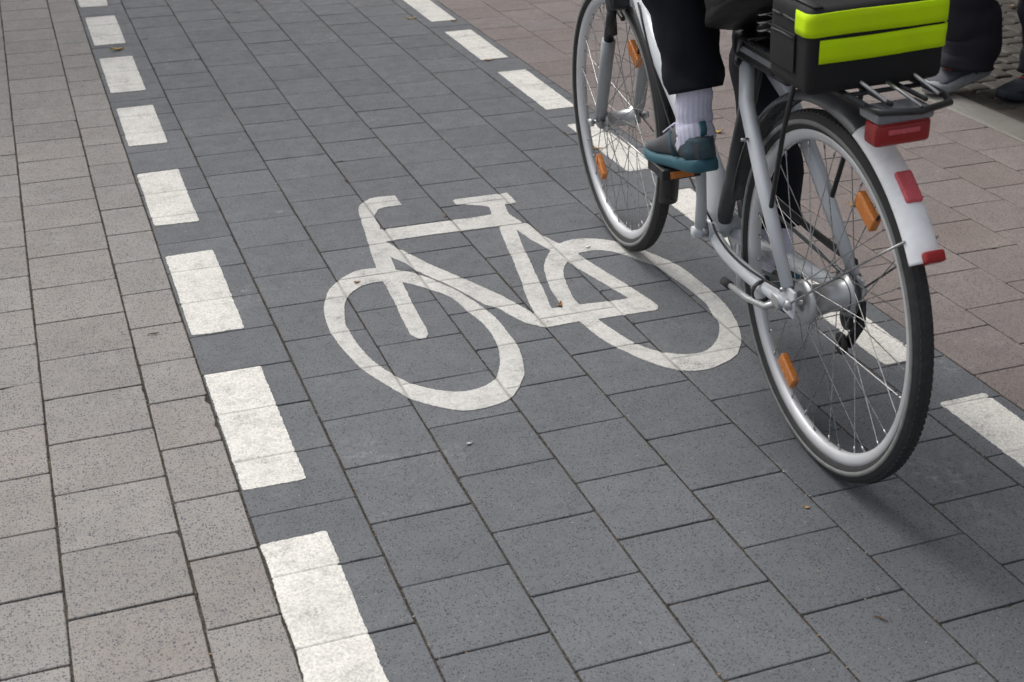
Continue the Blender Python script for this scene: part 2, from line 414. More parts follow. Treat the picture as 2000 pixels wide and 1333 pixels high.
def sdf_poly(P, X, Y):
    """signed distance, positive inside"""
    P = np.array(P); n = len(P); d = np.full(X.shape, 1e9); ins = np.zeros(X.shape, bool)
    for i in range(n):
        a = P[i]; b = P[(i+1) % n]; e = b-a; L2 = max(1e-12, e@e)
        t = np.clip(((X-a[0])*e[0]+(Y-a[1])*e[1])/L2, 0, 1)
        d = np.minimum(d, np.hypot(X-a[0]-t*e[0], Y-a[1]-t*e[1]))
        if a[1] != b[1]:
            c = ((a[1] > Y) != (b[1] > Y)) & (X < (b[0]-a[0])*(Y-a[1])/(b[1]-a[1])+a[0]); ins ^= c
    return np.where(ins, d, -d)
def painted(name, fields, box, st, m, rough=.0016, top=.0018, jw=.22):
    x0, x1, y0, y1 = box; nx = int((x1-x0)/st); ny = int((y1-y0)/st)
    X, Y = np.meshgrid(x0+np.arange(nx+1)*st, y0+np.arange(ny+1)*st)
    S = fields(X, Y)+rough*(vnoise(X, Y, 210, 1)*1.0+vnoise(X, Y, 60, 2)*.45+vnoise(X, Y, 18, 3)*.4)
    J = joint_field(X, Y); open_ = vnoise(X, Y, 9, 5)
    # where the joint is wide and open the paint has broken away at its rim
    S = S-np.exp(-(J/.0025)**2)*np.clip((open_-.25)*.02, 0, .02)
    V = []; F = []; jd = []; ids = {}; edge = []
    def pt(x, y, j):
        V.append((x, y, top-.0019*math.exp(-(j/.0032)**2))); jd.append(min(1.0, jw*(.6+.4*noise.noise(Vector((x*9, y*9, 0))))*math.exp(-(j/.0026)**2))); return len(V)-1
    def gv(i, j):
        k = ('g', i, j)
        if k not in ids: ids[k] = pt(X[j, i], Y[j, i], J[j, i])
        return ids[k]
    def ev(a, b):
        k = (min(a, b), max(a, b))
        if k not in ids:
            (i0, j0), (i1, j1) = k; s0, s1 = S[j0, i0], S[j1, i1]; t = s0/(s0-s1)
            ids[k] = pt(X[j0, i0]+(X[j1, i1]-X[j0, i0])*t, Y[j0, i0]+(Y[j1, i1]-Y[j0, i0])*t, J[j0, i0]*(1-t)+J[j1, i1]*t)
        return ids[k]
    ins = S > 0
    act = ins[:-1, :-1] | ins[1:, :-1] | ins[:-1, 1:] | ins[1:, 1:]
    for j, i in zip(*np.nonzero(act)):
        i = int(i); j = int(j)
        cs = [(i, j), (i+1, j), (i+1, j+1), (i, j+1)]; poly = []; cut = []
        for q in range(4):
            a = cs[q]; b = cs[(q+1) % 4]; ia = ins[a[1], a[0]]; ib = ins[b[1], b[0]]
            if ia: poly.append(gv(*a))
            if ia != ib: e = ev(a, b); poly.append(e); cut.append(e)
        if len(poly) >= 3: F.append(tuple(poly))
        if len(cut) == 2 and len(poly) >= 3:
            ia = poly.index(cut[0]); edge.append((cut[0], cut[1]) if poly[(ia+1) % len(poly)] == cut[1] else (cut[1], cut[0]))
    low = {}
    def lo(k):
        if k not in low:
            x, y, z = V[k]; V.append((x, y, -.0022)); jd.append(jd[k]); low[k] = len(V)-1
        return low[k]
    for a, b in edge: F.append((b, a, lo(a), lo(b)))
    me = bpy.data.meshes.new(name); me.from_pydata(V, [], F); me.materials.append(M[m])
    at = me.attributes.new('joint', 'FLOAT', 'POINT'); at.data.foreach_set('value', jd)
    return link(bpy.data.objects.new(name, me))
def dash(cor):
    """rounded slightly skewed rectangle"""
    P = np.array(cor)
    def f(X, Y):
        r = .008; c = P.mean(0); q = P.copy()
        for i in range(4):
            d = c-P[i]; q[i] = P[i]+np.sign(d)*r
        return sdf_poly(q, X, Y)+r
    return f
LD = [(.010, .135, 6.425, 6.93), (.014, .140, 5.685, 6.208), (.013, .139, 4.950, 5.463), (.012, .136, 4.302, 4.747), (.006, .129, 3.565, 4.022),
      (.006, .129, 2.838, 3.337), (.002, .124, 2.142, 2.634), (-.002, .117, 1.45, 1.958)]
lwords = ['topmost of the left dashed line, cut by the photo top edge', 'left line, directly above the yellow leaf', 'left line, directly below the yellow leaf',
          'left line, fourth counted from the photo top edge', 'left line, level with the handlebar of the bicycle symbol', 'left line, level with the front wheel of the bicycle symbol',
          'left line, complete one nearest the camera', 'left line, grey smudged one cut by the bottom edge']
for (a, b, c, d), wd in zip(LD, lwords):
    sk = rng.uniform(-.003, .003)
    o = painted('lane_dash', dash([(a, c), (b, c-.004+sk), (b+.004, d+.001), (a+.001, d-.003+sk)]), (a-.03, b+.03, c-.03, d+.03), .003, 'paint')
    tag(o, 'white dash, '+wd, 'road marking', 'white dashes along the left edge of the cycle path')
RD = [(1.449, 1.563, 5.597, 6.09), (1.445, 1.561, 4.912, 5.402), (1.442, 1.555, 4.200, 4.722), (1.440, 1.545, 3.514, 4.017), (1.437, 1.547, 2.82, 3.313),
      (1.442, 1.540, 2.149, 2.64), (1.447, 1.562, 1.45, 1.966)]
rwords = ['topmost of the right dashed line, cut by the photo top edge', 'right line, with a tan leaf at its lower corner', 'right line, just left of the front tyre',
          'right line, seen through the front wheel below the hub', 'right line, between front wheel and silver chain stay', 'right line, seen through the rear wheel', 'right line, cut by the right edge of the photo']
for (a, b, c, d), wd in zip(RD, rwords):
    sk = rng.uniform(-.004, .004)
    o = painted('lane_dash', dash([(a, c), (b, c+sk), (b+.006, d), (a+.003, d-.002)]), (a-.03, b+.03, c-.03, d+.03), .003, 'paint')
    tag(o, 'white dash, '+wd, 'road marking', 'white dashes along the right edge of the cycle path')
SYM = {
 'front_outer': [(0.3307, 2.8781), (0.35, 2.9366), (0.3684, 2.979), (0.4005, 3.0219), (0.4337, 3.0504), (0.4689, 3.0685), (0.5112, 3.0649), (0.5566, 3.0349), (0.5889, 3.0109), (0.6158, 2.97), (0.6361, 2.9294), (0.6563, 2.8836), (0.6723, 2.8418), (0.6961, 2.7391), (0.7057, 2.6526), (0.7037, 2.5584), (0.6976, 2.494), (0.677, 2.4145), (0.6519, 2.3626), (0.6047, 2.3026), (0.5563, 2.2818), (0.5029, 2.2804), (0.4609, 2.3045), (0.4066, 2.3631), (0.3698, 2.4456), (0.3355, 2.5469), (0.3212, 2.6456), (0.3147, 2.7401), (0.3202, 2.8152)],
 'front_inner': [(0.3741, 2.8485), (0.397, 2.9157), (0.4334, 2.9591), (0.4643, 2.9768), (0.5064, 2.9795), (0.553, 2.9549), (0.5967, 2.9021), (0.6387, 2.8295), (0.6539, 2.7345), (0.6664, 2.6542), (0.6622, 2.5553), (0.6433, 2.4788), (0.6226, 2.429), (0.601, 2.3925), (0.5637, 2.3682), (0.5129, 2.363), (0.465, 2.3888), (0.428, 2.4267), (0.4059, 2.4649), (0.3768, 2.5459), (0.361, 2.6249), (0.3566, 2.734), (0.3618, 2.7932)],
 'rear_outer': [(0.9237, 2.9164), (0.9516, 2.9703), (0.9833, 3.0165), (1.0246, 3.0521), (1.0515, 3.0638), (1.0864, 3.0656), (1.1302, 3.0477), (1.175, 3.0093), (1.1984, 2.9705), (1.2233, 2.9149), (1.2506, 2.839), (1.262, 2.775), (1.263, 2.7128), (1.264, 2.6339), (1.2591, 2.5533), (1.2425, 2.477), (1.216, 2.4013), (1.1867, 2.349), (1.1515, 2.3071), (1.1056, 2.2824), (1.0526, 2.27), (1.0003, 2.2854), (0.9587, 2.334), (0.9303, 2.3952), (0.9099, 2.4456), (0.8936, 2.521), (0.887, 2.5955), (0.8811, 2.6314), (0.8788, 2.6769), (0.8874, 2.77), (0.8999, 2.8324)],
 'rear_inner': [(0.9529, 2.8509), (0.9724, 2.8983), (1.0001, 2.936), (1.0394, 2.9706), (1.0658, 2.9775), (1.0988, 2.9761), (1.1253, 2.9596), (1.1478, 2.9346), (1.1746, 2.8835), (1.1916, 2.8488), (1.2044, 2.8201), (1.2105, 2.7322), (1.2178, 2.6695), (1.2172, 2.6186), (1.2167, 2.569), (1.2022, 2.5122), (1.1971, 2.4737), (1.1748, 2.4295), (1.1456, 2.3893), (1.1216, 2.367), (1.0945, 2.3494), (1.0528, 2.3485), (1.0066, 2.3729), (0.9808, 2.4038), (0.961, 2.4421), (0.9482, 2.4975), (0.939, 2.5431), (0.9309, 2.5926), (0.9227, 2.6296), (0.9222, 2.6783), (0.9244, 2.7201), (0.9399, 2.8024)],
 'bar_fork': [(0.703, 3.5627), (0.7017, 3.48), (0.6488, 3.4813), (0.6273, 3.4697), (0.6059, 3.4328), (0.6033, 3.4148), (0.6013, 3.3657), (0.5932, 3.32), (0.5821, 3.224), (0.5672, 3.1395), (0.5674, 3.1175), (0.5566, 3.0349), (0.5519, 2.9581), (0.5455, 2.8888), (0.5393, 2.8281), (0.5347, 2.7554), (0.5311, 2.6788), (0.5278, 2.6547), (0.5148, 2.6346), (0.4992, 2.6373), (0.4877, 2.6634), (0.4895, 2.6879), (0.4939, 2.7705), (0.5011, 2.8354), (0.5078, 2.979), (0.5098, 2.9813), (0.513, 3.0642), (0.5215, 3.1345), (0.53, 3.1978), (0.5415, 3.2739), (0.5505, 3.3418), (0.5629, 3.4235), (0.5712, 3.4776), (0.5814, 3.5128), (0.6034, 3.5443), (0.6267, 3.5625), (0.6564, 3.5684)],
 'top_tube': [(0.5845, 3.3202), (0.6324, 3.3175), (0.7988, 3.3159), (0.8734, 3.3145), (0.9251, 3.3194), (0.925, 3.2641), (0.9123, 3.2258), (0.8, 3.2324), (0.7188, 3.2345), (0.6084, 3.2327), (0.5794, 3.2296), (0.572, 3.2743)],
 'saddle': [(0.8525, 3.4619), (0.8622, 3.4697), (0.9029, 3.4701), (0.9867, 3.4684), (1.0015, 3.4656), (1.0243, 3.4682), (1.022, 3.3837), (0.9836, 3.3833), (0.9354, 3.3782), (0.9116, 3.3982), (0.8723, 3.4213), (0.8551, 3.4231), (0.851, 3.4391)],
 'post': [(0.9374, 3.384), (0.9857, 3.3892), (0.9751, 3.3407), (0.9688, 3.3045), (0.983, 3.2271), (0.9911, 3.218), (0.9467, 3.1918), (0.9113, 3.2231), (0.9224, 3.3217)],
 'seat_tube': [(0.9132, 3.2316), (0.9546, 3.2101), (0.9467, 3.1828), (0.9247, 3.0797), (0.9156, 3.0323), (0.9015, 2.9503), (0.8912, 2.9013), (0.8813, 2.8435), (0.8749, 2.8009), (0.8698, 2.7766), (0.8556, 2.7101), (0.85, 2.6772), (0.8351, 2.6215), (0.7877, 2.5992), (0.8022, 2.6743), (0.8147, 2.7537), (0.8247, 2.805), (0.8358, 2.8452), (0.8534, 2.931), (0.8684, 3.0057), (0.8733, 3.0425), (0.9018, 3.1875)],
 'down_tube': [(0.5757, 3.2321), (0.5848, 3.2259), (0.5934, 3.2026), (0.5998, 3.1719), (0.6092, 3.16), (0.6205, 3.1252), (0.6554, 3.0309), (0.7012, 2.9331), (0.7557, 2.8073), (0.7813, 2.7314), (0.7964, 2.6783), (0.8088, 2.6537), (0.7908, 2.5971), (0.7627, 2.6282), (0.7408, 2.6856), (0.7281, 2.7306), (0.7035, 2.7603), (0.6871, 2.8151), (0.6675, 2.8722), (0.6469, 2.9252), (0.6314, 2.9539), (0.6078, 3.0117), (0.5937, 3.0698), (0.5736, 3.1097), (0.5665, 3.137), (0.5601, 3.1754)],
 'chain_stay': [(0.8069, 2.6863), (0.8513, 2.6802), (0.9248, 2.6773), (1.002, 2.6699), (1.053, 2.6688), (1.0853, 2.6604), (1.0992, 2.6303), (1.1011, 2.6084), (1.0952, 2.5931), (1.083, 2.5839), (1.0012, 2.5868), (0.9289, 2.588), (0.8858, 2.5926), (0.8101, 2.589), (0.787, 2.5975)],
 'seat_stay': [(0.9496, 3.2181), (0.9911, 3.218), (0.9959, 3.1887), (1.0005, 3.13), (1.011, 3.0822), (1.0215, 3.0523), (1.041, 2.9742), (1.0465, 2.9326), (1.0817, 2.7408), (1.1004, 2.6263), (1.0596, 2.6064), (1.0525, 2.6675), (1.0355, 2.7446), (1.0039, 2.8866), (0.9987, 2.9366), (0.9825, 3.0185), (0.9588, 3.1103), (0.9517, 3.1749), (0.9486, 3.1971)],
}

def smooth_poly(P, n=4):
    P = [Vector((a, b)) for a, b in P]; k = len(P); out = []
    for i in range(k):
        p0, p1, p2, p3 = P[i-1], P[i], P[(i+1) % k], P[(i+2) % k]
        for j in range(n):
            t = j/n; out.append(tuple(.5*((2*p1)+(p2-p0)*t+(2*p0-5*p1+4*p2-p3)*t*t+(3*p1-p0-3*p2+p3)*t**3)))
    return out
def symbol_field(X, Y):
    S = np.full(X.shape, -1.0)
    for a, b in (('front_outer', 'front_inner'), ('rear_outer', 'rear_inner')):
        S = np.maximum(S, np.minimum(sdf_poly(smooth_poly(SYM[a]), X, Y), -sdf_poly(smooth_poly(SYM[b]), X, Y)))
    for k_ in SYM:
        if not k_.startswith(('front', 'rear')): S = np.maximum(S, sdf_poly(SYM[k_], X, Y))
    return S
allp = [q for v_ in SYM.values() for q in v_]
bx = (min(q[0] for q in allp)-.02, max(q[0] for q in allp)+.02, min(q[1] for q in allp)-.02, max(q[1] for q in allp)+.02)
o = painted('bicycle_symbol', symbol_field, bx, .003, 'paint2', rough=.0013, jw=.95)
tag(o, 'large white bicycle symbol painted on the dark grey pavers', 'road marking')


# ------------------------------------------------------------------ materials of the things
for a in (('silver', (.60, .63, .66), .38, .08, .5, .04, 12), ('silver_dull', (.30, .32, .33), .42, .2, .5, .06, 12), ('rim', (.62, .63, .65), .38, .35, .5, .05, 6), ('alloy', (.50, .51, .52), .36, .7, .5, .05, 9),
          ('steel', (.45, .45, .45), .3, 1.0, .5, .1, 80), ('black_paint', (.018, .019, .021), .35, .0, .5, .1, 40), ('black_plastic', (.014, .014, .016), .5, .0, .5, .1, 60),
          ('guard_grey', (.10, .105, .11), .35, .3, .5, .08, 30), ('grey_paint', (.075, .08, .085), .4, .2, .5, .1, 40), ('rubber', (.038, .038, .039), .75, .0, .3, .25, 60), ('rubber_grey', (.20, .205, .20), .6, .0, .3, .15, 60),
          ('white_plastic', (.90, .91, .92), .32, .0, .5, .10, 22), ('red_lens', (.32, .006, .008), .15, .0, .6, .1, 60), ('red_pale', (.62, .10, .12), .25, .0, .5, .05, 60),
          ('orange_lens', (.62, .20, .03), .22, .0, .6, .08, 90), ('lamp_grey', (.22, .23, .25), .35, .1, .5, .08, 40),
          ('trouser_black', (.0105, .0115, .0165), .85, .0, .2, .15, 25), ('jacket_black', (.011, .011, .013), .6, .0, .3, .15, 20), ('trouser_grey', (.024, .024, .031), .85, .0, .2, .12, 20),
          ('jacket_navy', (.03, .035, .05), .75, .0, .2, .12, 15), ('skin', (.50, .31, .23), .5, .0, .4, .06, 25), ('hair_brown', (.06, .04, .028), .6, .0, .3, .3, 60),
          ('hair_grey', (.20, .19, .18), .6, .0, .3, .3, 60), ('sock', (.66, .66, .80), .9, .0, .2, .05, 60), ('shoe_grey', (.085, .088, .095), .75, .0, .3, .15, 70),
          ('shoe_teal2', (.05, .085, .105), .7, .0, .3, .25, 60), ('shoe_teal', (.040, .120, .155), .6, .0, .3, .12, 60), ('shoe_slate', (.06, .063, .078), .7, .0, .3, .2, 60), ('sole_white', (.30, .305, .31), .6, .0, .3, .12, 50),
          ('shoe_navy', (.022, .025, .034), .7, .0, .3, .2, 60), ('red_lace', (.45, .05, .03), .7, .0, .3, .05, 60), ('strap_grey', (.05, .05, .052), .6, .0, .4, .2, 80), ('bag_black', (.016, .016, .017), .75, .0, .3, .2, 30),
          ('neon', (.56, .82, .0), .75, .0, .3, .05, 18), ('saddle', (.02, .018, .017), .45, .0, .4, .1, 40), ('eye', (.7, .7, .68), .2, .0, .5, 0, 1), ('cable', (.012, .012, .012), .5, .0, .4, 0, 1),
          ('leaf_yellow', (.42, .27, .05), .6, .0, .3, .3, 90), ('leaf_brown', (.26, .12, .035), .65, .0, .3, .3, 90), ('leaf_tan', (.45, .30, .14), .65, .0, .3, .25, 90), ('twig', (.12, .07, .035), .8, .0, .2, .2, 90), ('pebble', (.5, .49, .46), .7, .0, .3, .2, 90), ('paper', (.75, .74, .72), .7, .0, .3, .1, 90)):
    n_, c_, r_, me_, sp_, va_, vs_ = a
    cloth = n_.startswith(('trouser', 'jacket', 'sock', 'bag'))
    M[n_] = mat(n_, c_, r_, me_, sp_, va_, vs_, bump=.5 if cloth or n_ == 'rubber' else 0, bscale=900 if cloth else 500)

for n_ in ('orange_lens', 'red_lens', 'red_pale'):
    nt_ = M[n_].node_tree; p_ = nt_.nodes['Principled BSDF']; v_ = nt_.nodes.new('ShaderNodeTexVoronoi'); v_.inputs['Scale'].default_value = 330; v_.inputs['Randomness'].default_value = .1
    c_ = nt_.nodes.new('ShaderNodeTexCoord'); b_ = nt_.nodes.new('ShaderNodeBump'); b_.inputs['Distance'].default_value = .0012
    nt_.links.new(c_.outputs['Object'], v_.inputs['Vector']); nt_.links.new(v_.outputs['Distance'], b_.inputs['Height']); nt_.links.new(b_.outputs[0], p_.inputs['Normal'])
# ------------------------------------------------------------------ bicycle: local x = right, y = forward, z = up, origin at the rear tyre's contact point
HEAD, LEAN = .084789, -.061
fw = Vector((math.sin(HEAD), math.cos(HEAD), 0)); sd_ = Vector((math.cos(HEAD), -math.sin(HEAD), 0))
up = Vector((0, 0, 1))*math.cos(LEAN)+sd_*math.sin(LEAN); lt = fw.cross(up)
BM = Matrix(((lt.x, fw.x, up.x, 1.0918), (lt.y, fw.y, up.y, 1.8738), (lt.z, fw.z, up.z, -.0012), (0, 0, 0, 1)))
bike = thing('bicycle', 'silver city bicycle with white rear mudguard tail, ridden over the painted symbol', 'bicycle', BM)
AX = (0, 0, .35); FX = (0, 1.143, .35)
def tube(name, path, r, m, parent=bike, n=14, **k):
    b = MB(); b.loft(path, r, n=n, **k); return b.build(name, m, parent)
def bez(a, b, c, n=10): return [tuple((1-t)**2*a[i]+2*t*(1-t)*b[i]+t*t*c[i] for i in range(3)) for t in [j/n for j in range(n+1)]]

# frame: low silver down tube, dark seat tube, silver stays
fr = MB()
fr.loft([(0, .478, .295), (0, .49, .34), (0, .525, .395), (0, .59, .45), (0, .70, .52), (0, .84, .60), (0, .965, .705)], [(.024, .034), (.028, .040), (.029, .042), (.028, .038), (.026, .033), (.023, .029), (.020, .025)], n=24)
fr.loft([(0, .958, .765), (0, .985, .672)], .022, n=20); fr.loft([(0, .935, .84), (0, .958, .765)], .020, n=20)
fr.loft([(-.037, .475, .305), (.037, .475, .305)], .023, n=20)
for sgn in (-1, 1):
    fr.loft(bez((sgn*.022, .455, .292), (sgn*.055, .30, .295), (sgn*.067, .012, .345)), [(.0145, .016)]*8+[(.012, .014)]*2+[(.010, .011)], n=14)
    fr.loft([(sgn*.020, .325, .715), (sgn*.045, .27, .655), (sgn*.058, .16, .535), (sgn*.068, .02, .375)], [(.020, .014), (.019, .014), (.018, .014), (.014, .011)], n=16, ref=(1, 0, 0))
    fr.box((sgn*.069, .008, .352), (.006, .045, .055), bev=.0025)
fr.build('frame', 'silver', bike)
tube('seat_tube', [(0, .475, .30), (0, .325, .715)], .0175, 'grey_paint', n=18)
tube('seat_post', [(0, .325, .715), (0, .268, .868)], .0135, 'alloy', n=16)
b = MB(); b.box((0, .322, .722), (.055, .03, .018), bev=.004); b.build('seat_clamp', 'black_paint', bike)
for sgn in (-1, 1):
    b = MB(); b.loft([(sgn*.068, .022, .372), (sgn*.082, .022, .372)], .0045, n=6); b.build('bolt', 'steel', bike)
    b = MB(); b.loft([(sgn*.052, .215, .600), (sgn*.080, .213, .602)], .0035, n=6); b.build('bolt', 'steel', bike)
b = MB(); b.loft([(-.038, .475, .305), (-.050, .475, .305)], .017, n=20); b.build('crank_bolt', 'steel', bike)
tube('gear_cable', bez((-.030, .455, .325), (-.072, .30, .315), (-.080, .03, .372), 14), .0026, 'cable', n=6)
b = MB(); b.ring([(-.0045, .0225), (.0045, .0225), (.0045, .0195), (-.0045, .0195)], (0, 0, 0), n=24); bo = b.build('frame_clip', 'black_plastic', bike); bo.location = (-.066, .13, .318); bo.rotation_euler = (0, 0, R(90))
# saddle: long nosed with raised back and two coil springs
sb = MB(); prof = [(-.02, .10, .015), (.02, .128, .03), (.08, .118, .034), (.14, .075, .030), (.20, .040, .024), (.255, .026, .016)]
sb.loft([(0, .135+y, .885+.012*math.cos(i)) for i, (y, w_, h__) in enumerate(prof)], [(w_, h__) for y, w_, h__ in prof], n=24, ref=(0, 0, 1))
sad = sb.build('saddle', 'saddle', bike)
for sgn in (-1, 1):
    b = MB(); b.loft([(sgn*.06+.014*math.cos(t*.7), .165+.014*math.sin(t*.7), .815+t*.0016) for t in range(30)], .0028, n=6); b.build('spring', 'steel', sad)

# wheels
def make_wheel(name, c, hub_r, hub_w, hub_m, ra, parent=bike):
    w_ = bpy.data.objects.new(name, None); w_.empty_display_size = .05; link(w_, parent); w_.location = c
    t = MB(); t.ring([(.0195*math.cos(a)*1.0, .3305+.0195*math.sin(a)) for a in [2*PI*i/14 for i in range(14)]], n=120)
    kn = MB()
    to = t.build('tyre', 'rubber', w_)
    for i in range(150):                                  # tread blocks and centre ridge
        a = 2*PI*i/150
        for q, (x_, rr_) in enumerate(((.0, .3492), (.009, .3470), (-.009, .3470))):
            a2 = a+(q and PI/150)
            kn.box((x_, rr_*math.cos(a2), rr_*math.sin(a2)), (.0055, .0085, .0032), rot=Matrix.Rotation(a2-PI/2, 3, 'X'))
    kn.build('tread', 'rubber', to)
    for sgn in (-1, 1):
        st = MB(); st.ring([(sgn*.0182, .3345), (sgn*.0199, .3345), (sgn*.0203, .3300), (sgn*.0199, .3255), (sgn*.0182, .3255)], n=120); st.build('reflective_stripe', 'rubber_grey', to)
    r = MB(); r.ring([(-.0125, .3195), (-.0105, .3195), (-.0085, .312), (.0085, .312), (.0105, .3195), (.0125, .3195), (.0125, .306), (.008, .297), (.0, .2935), (-.008, .297), (-.0125, .306)], n=120)
    rim = r.build('rim', 'rim', w_)
    h = MB(); h.ring([(-hub_w/2-.004, hub_r*.8), (-hub_w/2, hub_r), (-hub_w/2+.006, hub_r), (-hub_w/2+.01, hub_r*.72), (0, hub_r*.66), (hub_w/2-.01, hub_r*.72), (hub_w/2-.006, hub_r), (hub_w/2, hub_r), (hub_w/2+.004, hub_r*.8), (hub_w/2+.004, .004), (-hub_w/2-.004, .004)], n=36)
    h.loft([(-.072, 0, 0), (.072, 0, 0)], .0055, n=10)
    for sgn in (-1, 1): h.loft([(sgn*.070, 0, 0), (sgn*.081, 0, 0)], .0105, n=6)
    h.build('hub', hub_m, w_)
    s = MB(); nip = MB(); ns = 36
    for i in range(ns):
        sgn = -1 if i % 2 else 1; a = 2*PI*i/ns+.03; off = (1 if (i//2) % 2 else -1)*R(62)
        p0 = (sgn*(hub_w/2-.003), hub_r*.86*math.cos(a+off), hub_r*.86*math.sin(a+off)); p1 = (sgn*.002, .2945*math.cos(a), .2945*math.sin(a))
        s.loft([p0, p1], .0011, n=5, caps=False)
        d = Vector(p0)-Vector(p1); d.normalize(); s.loft([p1, tuple(Vector(p1)+d*.013)], .0022, n=6)
    s.build('spokes', 'steel', w_)
    for (y, z) in ra:
        a = math.atan2(z, y); rr = math.hypot(y, z); q = MB(); q.box((0, y, z), (.016, .070, .030), rot=Matrix.Rotation(a+PI/2, 3, 'X'), bev=.005)
        for k in range(5): q.box((0, y, z), (.018, .003, .024), rot=None) if False else None
        q.build('wheel_reflector', 'orange_lens', w_)
    v_ = MB(); v_.loft([(0, .2935*math.cos(2.2), .2935*math.sin(2.2)), (0, .262*math.cos(2.2), .262*math.sin(2.2))], .003, n=8); v_.build('valve', 'black_plastic', w_)
    return w_
rw = make_wheel('rear_wheel', AX, .042, .088, 'alloy', [(.134, -.225), (-.125, .222)])
fwh = make_wheel('front_wheel', FX, .030, .080, 'alloy', [(.152, -.185), (-.131, .205)])

# fork
f = MB()
for sgn in (-1, 1):
    f.loft([(sgn*.052, 1.143, .352), (sgn*.052, 1.128, .385), (sgn*.052, 1.085, .50), (sgn*.052, 1.055, .585)], [.011, .0155, .0165, .0175], n=16)
    f.box((sgn*.052, 1.143, .35), (.010, .03, .034), bev=.003)
fork = f.build('fork', 'silver_dull', bike)
for sgn in (-1, 1):
    b = MB(); b.loft([(sgn*.052, 1.057, .58), (sgn*.052, 1.020, .68)], .0125, n=14); b.build('stanchion', 'black_paint', fork)
b = MB(); b.box((0, 1.012, .688), (.135, .050, .042), rot=Matrix.Rotation(R(-19), 3, 'X'), bev=.012); b.loft([(0, 1.005, .70), (0, .93, .90)], .0135, n=14); b.build('fork_crown', 'black_paint', fork)
# rim brake arms on the fork, with pads
for sgn in (-1, 1):
    b = MB(); b.loft([(sgn*.040, 1.045, .60), (sgn*.045, 1.035, .66), (sgn*.040, 1.03, .70)], [.008, .007, .006], n=8); b.box((sgn*.020, 1.058, .645), (.010, .05, .012), rot=Matrix.Rotation(R(20), 3, 'X'), bev=.003)
    b.build('brake_arm', 'black_plastic', bike)

# mudguards: a curved sheet swept round the wheel
def guard(name, c, rr, a0, a1, wd, m, n=60, th=.0016, parent=bike, crown=.011):
    pr = [(wd/2*math.sin(t), rr-crown*(1-math.cos(t))*1.9) for t in [R(-78+156*i/10) for i in range(11)]]
    pr += [(x, r-th) for x, r in reversed(pr)]
    b = MB(); b.ring(pr, c, n=n, a0=R(a0), a1=R(a1)); return b.build(name, m, parent)
rg = guard('rear_mudguard', AX, .388, 8, 108, .056, 'guard_grey')
rt = guard('white_tail', AX, .3895, 107, 147, .058, 'white_plastic', parent=rg)
b = MB()
for a_, s_2, m_ in ((128, (.030, .058, .012), 'red_pale'),):
    b = MB(); y, z = .388*math.cos(R(a_)), .35+.388*math.sin(R(a_)); b.box((.004, y, z), s_2, rot=Matrix.Rotation(R(a_-90), 3, 'X'), bev=.0055); b.build('reflector', m_, rg)
b = MB(); y, z = .386*math.cos(R(146)), .35+.386*math.sin(R(146)); b.box((.006, y, z), (.036, .020, .026), rot=Matrix.Rotation(R(146-90), 3, 'X'), bev=.006); b.build('reflector', 'red_lens', rg)
for a_ in (141,):
    for sgn in (-1, 1):
        b = MB(); b.loft([(sgn*.072, -.006, .357), (sgn*.045, .30*math.cos(R(a_)), .35+.30*math.sin(R(a_))), (sgn*.029, .378*math.cos(R(a_)), .35+.378*math.sin(R(a_)))], .0024, n=7); b.build('stay', 'steel', rg)
fg = guard('front_mudguard', FX, .380, 62, 196, .050, 'black_paint')
for sgn in (-1, 1):
    b = MB(); b.loft([(sgn*.055, 1.143, .36), (sgn*.026, 1.143+.372*math.cos(R(182)), .35+.372*math.sin(R(182)))], .0022, n=7); b.build('stay', 'steel', fg)

# rack, battery, lamp
rk = MB()
for sgn in (-1, 1):
    rk.loft([(sgn*.035, .335, .722), (sgn*.062, .26, .785), (sgn*.068, .05, .792), (sgn*.068, -.215, .792)], .0058, n=10)
    rk.loft([(sgn*.062, .115, .49), (sgn*.070, .06, .66), (sgn*.068, .02, .790)], .0048, n=10)
    rk.loft([(sgn*.030, .24, .793), (sgn*.030, -.225, .793)], .0038, n=8)
rk.loft([(-.068, -.215, .792), (-.060, -.245, .790), (0, -.262, .789), (.060, -.245, .790), (.068, -.215, .792)], .0058, n=10)
for y in (.22, .10, -.03, -.15): rk.loft([(-.068, y, .791), (.068, y, .791)], .0042, n=8)
rack = rk.build('rack', 'black_paint', bike)
b = MB(); b.loft([(0, -.262, .797), (0, -.10, .812), (0, .05, .806)], .003, n=6); 
for sgn in (-1, 1): b.loft([(sgn*.045, -.235, .803), (sgn*.05, -.05, .826), (sgn*.04, .14, .806)], .0032, n=7)
b.build('spring_clamp', 'steel', rack)
b = MB(); b.box((0, .215, .756), (.100, .235, .052), bev=.014); b.box((0, .335, .745), (.072, .04, .085), bev=.010); bt = b.build('battery', 'black_plastic', bike)
b = MB(); b.box((-.051, .215, .757), (.002, .16, .012), bev=.0008); b.build('battery_stripe', 'lamp_grey', bt)
b = MB(); b.box((-.012, -.212, .776), (.100, .060, .018), bev=.007); tl = b.build('tail_lamp', 'lamp_grey', bike)
b = MB(); b.box((-.012, -.218, .748), (.098, .040, .040), bev=.010); b.build('lens', 'red_lens', tl)
b = MB(); b.box((-.012, -.2385, .752), (.055, .004, .008), bev=.0015); b.build('lamp_window', 'red_pale', tl)

